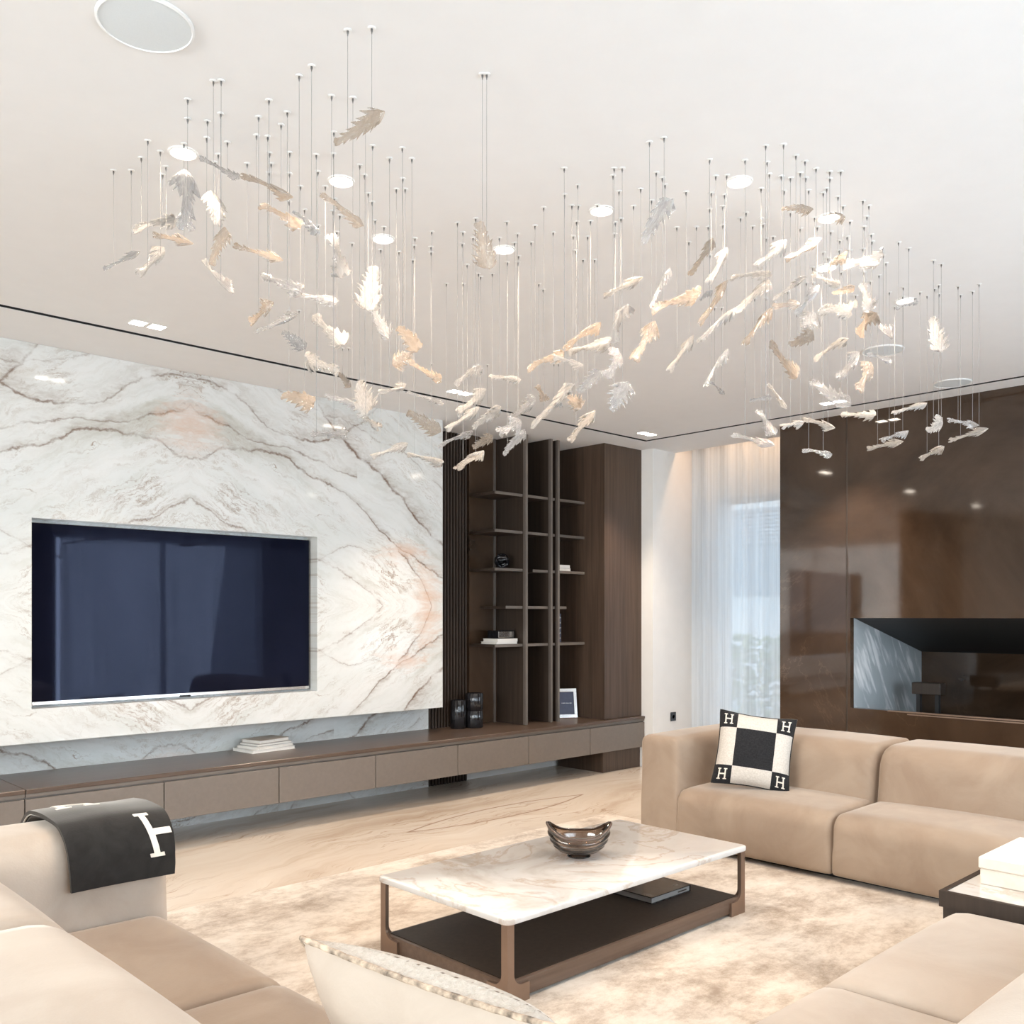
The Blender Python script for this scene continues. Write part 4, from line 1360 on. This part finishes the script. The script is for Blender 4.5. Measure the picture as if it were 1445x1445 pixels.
# ------------------------------------------------------------------ chandelier: blown-glass leaves, each on two wires
def leaf_mesh(kind, seed):
    """unit leaf: stem at x=0, head at x=1, width about 1 in y, thickness in z"""
    rnd = random.Random(seed)
    NU, NV = 84, 8
    arch = rnd.uniform(0.06, 0.14)
    bend = rnd.uniform(-0.18, 0.18) if kind != 'fan' else rnd.uniform(-0.08, 0.08)
    nl = rnd.choice((6, 7, 9))
    def half(u):
        if kind == 'fan':
            b = 0.10 + 0.44 * math.sin(min(1, u / 0.75) * math.pi / 2) ** 1.3
        elif kind == 'feather':
            b = 0.12 + 0.38 * (u ** 0.8)
        else:
            b = 0.13 + 0.10 * math.sin(u * 6.0 + 0.5) * (1 - u) + 0.36 * max(0, (u - 0.45) / 0.55) ** 1.0
        tip = min(1.0, max(0.0, (1.0 - u) / 0.10)) ** 0.5
        st = min(1.0, 0.35 + u / 0.06)
        return b * (0.25 + 0.75 * tip) * st
    ph = [rnd.random() for _ in range(2)]
    tooth = rnd.choice((0, 1))
    bm = bmesh.new()
    top, bot = [], []
    for i in range(NU + 1):
        u = i / NU
        rt_, rb_ = [], []
        for j in range(NV + 1):
            v = -1 + 2 * j / NV
            sd = 0 if v < 0 else 1
            saw = (u * nl + ph[sd]) % 1.0
            cut = 0.0
            if 0.10 < u < 0.93:
                cut = (0.70 if kind != 'slender' else 0.72) * saw ** 0.9 * (1.0 if (sd == tooth or kind == 'fan') else 0.5)
            w = half(u) * (1 - cut * abs(v) ** 1.2) * (1 + 0.12 * math.sin(23 * u + 9 * sd + seed))
            back = (0.05 + 0.10 * (1 - saw)) * abs(v) ** 2 * (1 if kind != 'fan' else 1.4)
            x = u - back * (0.3 + u) + 0.012 * math.sin(13 * u + 5 * v)
            y = v * w + bend * (u - 0.5) ** 2 * 2
            ridge = 0.018 * math.cos(v * 9.0 + 3 * math.sin(4 * u)) * (1 - abs(v))
            z = arch * math.sin(math.pi * u) - 0.10 * v * v * (0.4 + u) + 0.03 * math.sin(7 * u + 2.5 * v + seed)
            th_ = 0.030 * (1 - 0.75 * abs(v) ** 3) + 0.5 * ridge
            rt_.append(bm.verts.new((x, y, z + th_)))
            rb_.append(bm.verts.new((x, y, z - th_ * 0.6)))
        top.append(rt_)
        bot.append(rb_)
    for i in range(NU):
        for j in range(NV):
            bm.faces.new((top[i][j], top[i + 1][j], top[i + 1][j + 1], top[i][j + 1]))
            bm.faces.new((bot[i][j], bot[i][j + 1], bot[i + 1][j + 1], bot[i + 1][j]))
        bm.faces.new((top[i][0], bot[i][0], bot[i + 1][0], top[i + 1][0]))
        bm.faces.new((top[i][NV], top[i + 1][NV], bot[i + 1][NV], bot[i][NV]))
    for j in range(NV):
        bm.faces.new((top[0][j], top[0][j + 1], bot[0][j + 1], bot[0][j]))
        bm.faces.new((top[NU][j], bot[NU][j], bot[NU][j + 1], top[NU][j + 1]))
    bmesh.ops.recalc_face_normals(bm, faces=bm.faces)
    me = bpy.data.meshes.new('glass_leaf')
    bm.to_mesh(me)
    bm.free()
    me.polygons.foreach_set('use_smooth', [True] * len(me.polygons))
    return me
M['nub'] = plain('steel_nub', (0.16, 0.155, 0.15), 0.4, metal=0.5)
LEAF = {}
for kd in ('fan', 'feather', 'slender'):
    for c in 'caw':
        L_ = []
        for q in range(4):
            me = leaf_mesh(kd, 10 * q + 3)
            me.materials.append(M['leaf_' + c])
            L_.append(me)
        LEAF[kd, c] = L_
bm = bmesh.new()
add_tube(bm, [(0, 0, 0), (0, 0, 1)], 0.00065, 5)
wire_me = bpy.data.meshes.new('suspension_wire')
bm.to_mesh(wire_me); bm.free(); wire_me.materials.append(M['wire'])
bm = bmesh.new()
add_lathe(bm, [(0.0115, -0.0005), (0.0115, -0.002), (0.010, -0.0028), (0.004, -0.003)], n=14)
for f_ in bm.faces: f_.material_index = 0
nf = set(bm.faces)
add_lathe(bm, [(0.0030, -0.003), (0.0030, -0.009), (0.0020, -0.012), (0.0010, -0.018)], n=10)
for f_ in bm.faces:
    if f_ not in nf: f_.material_index = 1
cap_me = bpy.data.meshes.new('ceiling_cap')
bm.to_mesh(cap_me); bm.free(); cap_me.materials.append(M['white']); cap_me.materials.append(M['nub'])
cap_me.polygons.foreach_set('use_smooth', [True] * len(cap_me.polygons))

# stem end xyz, head end xyz, width, glass: c clear, a amber, w whitened as if lit by the downlights
ROWS = '''
    1.403,2.159,2.738,1.487,2.053,2.818,0.05,a 1.243,2.726,2.633,1.341,2.941,2.908,0.085,c 1.265,3.194,2.776,1.477,3.334,2.924,0.05,w
    1.485,3.006,2.798,1.52,3.126,2.958,0.074,w 1.400,3.334,2.836,1.353,2.938,2.681,0.034,a 1.244,3.092,2.588,1.366,3.176,2.733,0.048,w
    1.247,3.41,2.694,1.338,3.319,2.756,0.025,c 1.277,2.635,2.505,1.309,2.6,2.612,0.047,a 1.44,3.03,2.67,1.368,2.684,2.456,0.028,w
    1.56,3.039,2.757,1.682,2.922,2.707,0.035,a 1.32,2.803,2.901,1.539,2.964,2.962,0.026,c 1.504,2.875,2.93,1.555,2.644,2.797,0.035,a
    1.559,2.848,2.84,1.814,3.019,2.892,0.045,a 1.453,2.458,2.66,1.453,2.321,2.557,0.031,c 1.555,2.471,2.749,1.661,2.398,2.66,0.037,a
    1.926,2.982,2.882,2.123,3.209,2.832,0.069,c 1.58,2.885,2.614,1.519,2.528,2.456,0.042,c 1.799,3.078,2.652,1.932,2.95,2.625,0.042,c
    2.12,2.993,2.816,2.015,2.895,2.597,0.092,w 1.476,2.765,2.406,1.426,2.544,2.407,0.045,a 1.687,3.112,2.498,1.644,2.753,2.467,0.03,c
    2.502,4.346,2.941,2.585,4.267,2.845,0.082,c 2.083,3.37,2.699,2.021,3.056,2.499,0.074,w 1.754,2.678,2.279,1.815,2.976,2.389,0.065,w
    3.085,4.709,2.9,3.137,4.66,2.816,0.051,a 2.169,3.072,2.685,2.296,3.126,2.601,0.058,c 1.894,2.526,2.427,2.032,2.599,2.39,0.054,a
    2.138,2.782,2.436,2.09,2.828,2.393,0.064,a 2.36,3.08,2.511,2.647,3.221,2.501,0.043,a 1.866,2.72,2.273,1.975,2.819,2.196,0.091,w
    2.091,3.276,2.35,2.318,3.39,2.369,0.054,c 1.718,2.475,2.087,1.896,2.648,2.108,0.028,w 1.872,2.605,2.212,2.121,2.782,2.313,0.03,w
    2.594,3.402,2.476,2.522,3.055,2.353,0.025,c 3.604,4.718,2.744,3.753,4.575,2.613,0.108,a 1.82,3.16,2.297,1.985,3.207,2.29,0.066,a
    1.767,2.873,2.093,1.689,2.533,2.039,0.036,c 2.364,3.349,2.144,2.506,3.276,2.208,0.044,w 2.495,3.266,2.162,2.422,2.934,2.077,0.036,w
    2.623,3.095,2.462,2.533,2.82,2.474,0.042,c 2.64,2.885,2.456,2.807,2.873,2.472,0.039,w 2.706,3.169,2.359,2.994,3.307,2.53,0.066,w
    2.382,2.855,2.198,2.672,2.993,2.345,0.041,w 2.865,3.253,2.33,2.958,3.164,2.429,0.059,w 2.833,3.464,2.268,2.951,3.352,2.340,0.034,c
    3.903,4.432,2.523,3.994,4.345,2.6,0.068,a 2.552,3.002,2.076,2.45,2.727,2.1,0.052,w 2.898,3.03,2.344,2.766,2.741,2.363,0.062,c
    2.536,2.717,2.183,2.763,2.827,2.275,0.07,c 2.87,3.051,2.18,2.939,2.985,2.292,0.045,c 2.606,2.603,2.21,2.561,2.338,2.32,0.044,w
    4.267,4.083,2.771,4.309,4.043,2.811,0.054,c 3.155,3.117,2.551,3.29,3.192,2.514,0.045,a 3.089,2.798,2.454,3.165,2.726,2.552,0.057,c
    2.656,2.451,2.307,2.695,2.419,2.258,0.05,a 3.046,2.806,2.233,2.894,2.535,2.296,0.052,w 2.654,2.675,2.455,2.857,2.664,2.564,0.053,a
    2.363,2.248,2.358,2.625,2.356,2.396,0.031,w 2.918,2.717,2.599,2.797,2.417,2.611,0.05,a 2.829,2.61,2.541,2.723,2.296,2.499,0.056,w
    3.047,2.561,2.617,2.852,2.332,2.676,0.07,c 2.542,2.157,2.301,2.768,2.288,2.469,0.068,c 2.542,2.143,2.183,2.584,2.103,2.286,0.066,c
    2.937,2.507,2.776,2.808,2.216,2.743,0.037,w 2.488,1.961,2.717,2.514,1.859,2.838,0.059,c 2.65,2.044,2.557,2.851,2.115,2.762,0.031,c
    2.707,2.169,2.401,2.919,2.231,2.595,0.067,a 2.668,2.055,2.551,2.981,2.069,2.694,0.066,a 3.18,2.252,2.855,3.249,2.185,3.004,0.041,a
    2.799,1.903,2.641,3.102,2.028,2.875,0.042,w 3.458,2.399,2.855,3.498,2.36,2.893,0.028,c 3.007,2.083,2.581,3.338,2.182,2.847,0.04,a
    2.689,1.866,2.401,2.971,1.911,2.586,0.038,w 3.06,2.271,2.446,3.38,2.379,2.668,0.042,w 2.917,1.999,2.315,3.174,2.068,2.507,0.035,c
    4.073,2.761,2.663,4.126,2.71,2.601,0.022,c 3.213,2.081,2.81,3.332,1.967,2.824,0.04,w 3.151,2.015,2.638,3.446,2.041,2.844,0.052,w
    2.852,1.739,2.665,3.113,1.779,2.834,0.056,w 3.262,1.861,2.833,3.524,1.861,2.983,0.039,a 3.283,2.060,2.556,3.579,2.113,2.773,0.048,a
    3.19,1.874,2.668,3.017,1.647,2.648,0.026,c 3.506,1.888,2.847,3.674,1.857,2.832,0.035,w 2.967,1.654,2.506,3.123,1.654,2.644,0.035,c
    2.796,1.642,2.489,2.994,1.661,2.552,0.034,a 4.1,2.256,2.835,4.144,2.213,2.903,0.082,c 3.167,1.672,2.574,3.54,1.73,2.679,0.073,w
    3.833,1.964,2.861,3.903,1.897,2.892,0.034,a 4.285,2.545,2.862,4.111,2.296,2.602,0.064,a 4.485,2.538,2.886,4.575,2.452,2.958,0.075,a
    3.84,2.058,2.596,3.703,1.834,2.617,0.037,w 4.21,2.128,2.589,4.526,2.182,2.78,0.07,c 4.104,1.978,2.49,4.379,2.046,2.676,0.087,a
    4.036,2.177,2.554,4.105,2.016,2.422,0.066,c 3.953,1.912,2.701,3.715,1.724,2.703,0.073,a 4.323,1.989,2.85,4.076,1.811,2.698,0.049,c
    3.381,1.616,2.705,3.677,1.724,2.706,0.056,c 3.640,1.821,2.893,3.475,1.585,2.821,0.073,c 3.114,1.614,2.692,3.435,1.713,2.855,0.04,a
    3.067,1.770,2.942,3.147,1.692,2.935,0.038,a 3.131,1.642,2.888,3.188,1.587,2.888,0.043,a 3.897,1.716,2.754,4.09,1.71,2.834,0.027,c
    4.582,1.837,2.896,4.763,1.865,2.773,0.08,c 3.769,1.776,2.547,4.127,1.84,2.607,0.028,c 4.091,2.542,2.534,4.173,2.463,2.552,0.032,c
    3.464,2.064,2.421,3.608,2.061,2.342,0.021,w 3.12,1.904,2.233,2.963,1.741,2.097,0.044,c 2.854,1.84,2.096,2.778,1.632,2.021,0.029,c
    3.265,1.881,2.188,3.596,1.979,2.264,0.037,w 3.962,2.177,2.366,3.852,1.97,2.281,0.038,w 3.187,1.754,2.071,3.306,1.699,2.065,0.024,c
    3.762,1.892,2.311,3.671,1.700,2.262,0.041,w 4.443,1.967,2.432,4.696,1.911,2.511,0.038,w 4.467,2.037,2.315,4.687,1.999,2.378,0.042,c
    4.841,2.282,2.352,4.703,2.038,2.342,0.041,w 4.229,1.718,2.278,4.362,1.702,2.349,0.058,w 4.622,1.776,2.395,4.871,1.732,2.396,0.038,c
    4.849,1.857,2.34,4.665,1.617,2.34,0.038,w 4.755,1.967,2.249,4.532,1.765,2.256,0.042,w 1.833,2.053,2.617,1.851,2.035,2.477,0.071,a'''
CN = {'c': 'clear', 'a': 'amber', 'w': 'lit white'}
KN = {'fan': 'fan-shaped', 'feather': 'feathered', 'slender': 'slender'}
rnd = random.Random(21)
CAM = Vector((0.0, 0.0, 1.45))     # leaves turn their broad side to the seating entrance
rows = [r.split(',') for r in ROWS.split()]
for k, r in enumerate(rows):
    p0, p1 = Vector([float(v) for v in r[0:3]]), Vector([float(v) for v in r[3:6]])
    w, c = float(r[6]), r[7]
    ax = p1 - p0
    L = ax.length
    ratio = w / L
    kd = 'fan' if ratio > 0.55 else ('feather' if ratio > 0.30 else 'slender')
    a = ax.normalized()
    mid = (p0 + p1) / 2
    view = (mid - CAM).normalized()
    wd = a.cross(view)
    if wd.length < 0.05:
        wd = Vector((0, 0, 1)).cross(a)
    wd.normalize()
    wd = Matrix.Rotation(rnd.uniform(-0.7, 0.7), 3, a) @ wd
    nz = a.cross(wd).normalized()
    if nz.z < 0:
        nz, wd = -nz, -wd
    lift = math.degrees(math.asin(max(-1, min(1, a.z))))
    tl_ = 'level' if abs(lift) < 16 else (('steep head-up' if lift > 40 else 'tilted head-up') if lift > 0 else ('steep head-down' if lift < -40 else 'tilted head-down'))
    sz_ = 'long' if L > 0.28 else ('short' if L < 0.19 else 'medium')
    where = 'before the television' if mid.x < 2.35 else ('between the clusters' if mid.x < 3.1 else 'towards the fireplace wall')
    hi_ = 'high under the ceiling' if mid.z > 2.62 else ('lowest in the cloud' if mid.z < 2.28 else 'midway down')
    lab = '%s %s %s glass leaf, %s, %s, %s' % (sz_, CN[c], KN[kd], tl_, hi_, where)
    grp = CN[c] + ' ' + KN[kd] + ' glass leaves of the chandelier'
    if k == len(rows) - 1:
        lab = 'lone amber glass leaf hanging point down between the two leaf clusters'
    root = tag(empty('glass_leaf_pendant', mid), lab, 'pendant', grp)
    o = bpy.data.objects.new('glass_leaf', rnd.choice(LEAF[kd, c]))
    link(o, root)
    tk = max(0.35 * L, 0.10)
    m = Matrix((a * L, wd * (w * (1.6 if kd == 'slender' else 1.42)), nz * min(tk, 0.13))).transposed().to_4x4()
    m.translation = p0 - mid
    o.matrix_basis = m
    for t in (0.24, 0.74):
        q = p0 + ax * t
        q = q + nz * (0.010)
        top = ZC - 0.017
        if top - q.z < 0.02:
            continue
        wo = bpy.data.objects.new('suspension_wire', wire_me)
        link(wo, root)
        wo.location = q - mid
        wo.scale = (1, 1, top - q.z)
        co_ = bpy.data.objects.new('ceiling_cap', cap_me)
        link(co_, root)
        co_.location = (q.x - mid.x, q.y - mid.y, ZC - mid.z)
scene.cycles.max_bounces = 9
scene.cycles.diffuse_bounces = 4
scene.cycles.glossy_bounces = 4
scene.cycles.transmission_bounces = 6
scene.cycles.transparent_max_bounces = 14
scene.cycles.sample_clamp_indirect = 6.0
scene.cycles.use_denoising = True
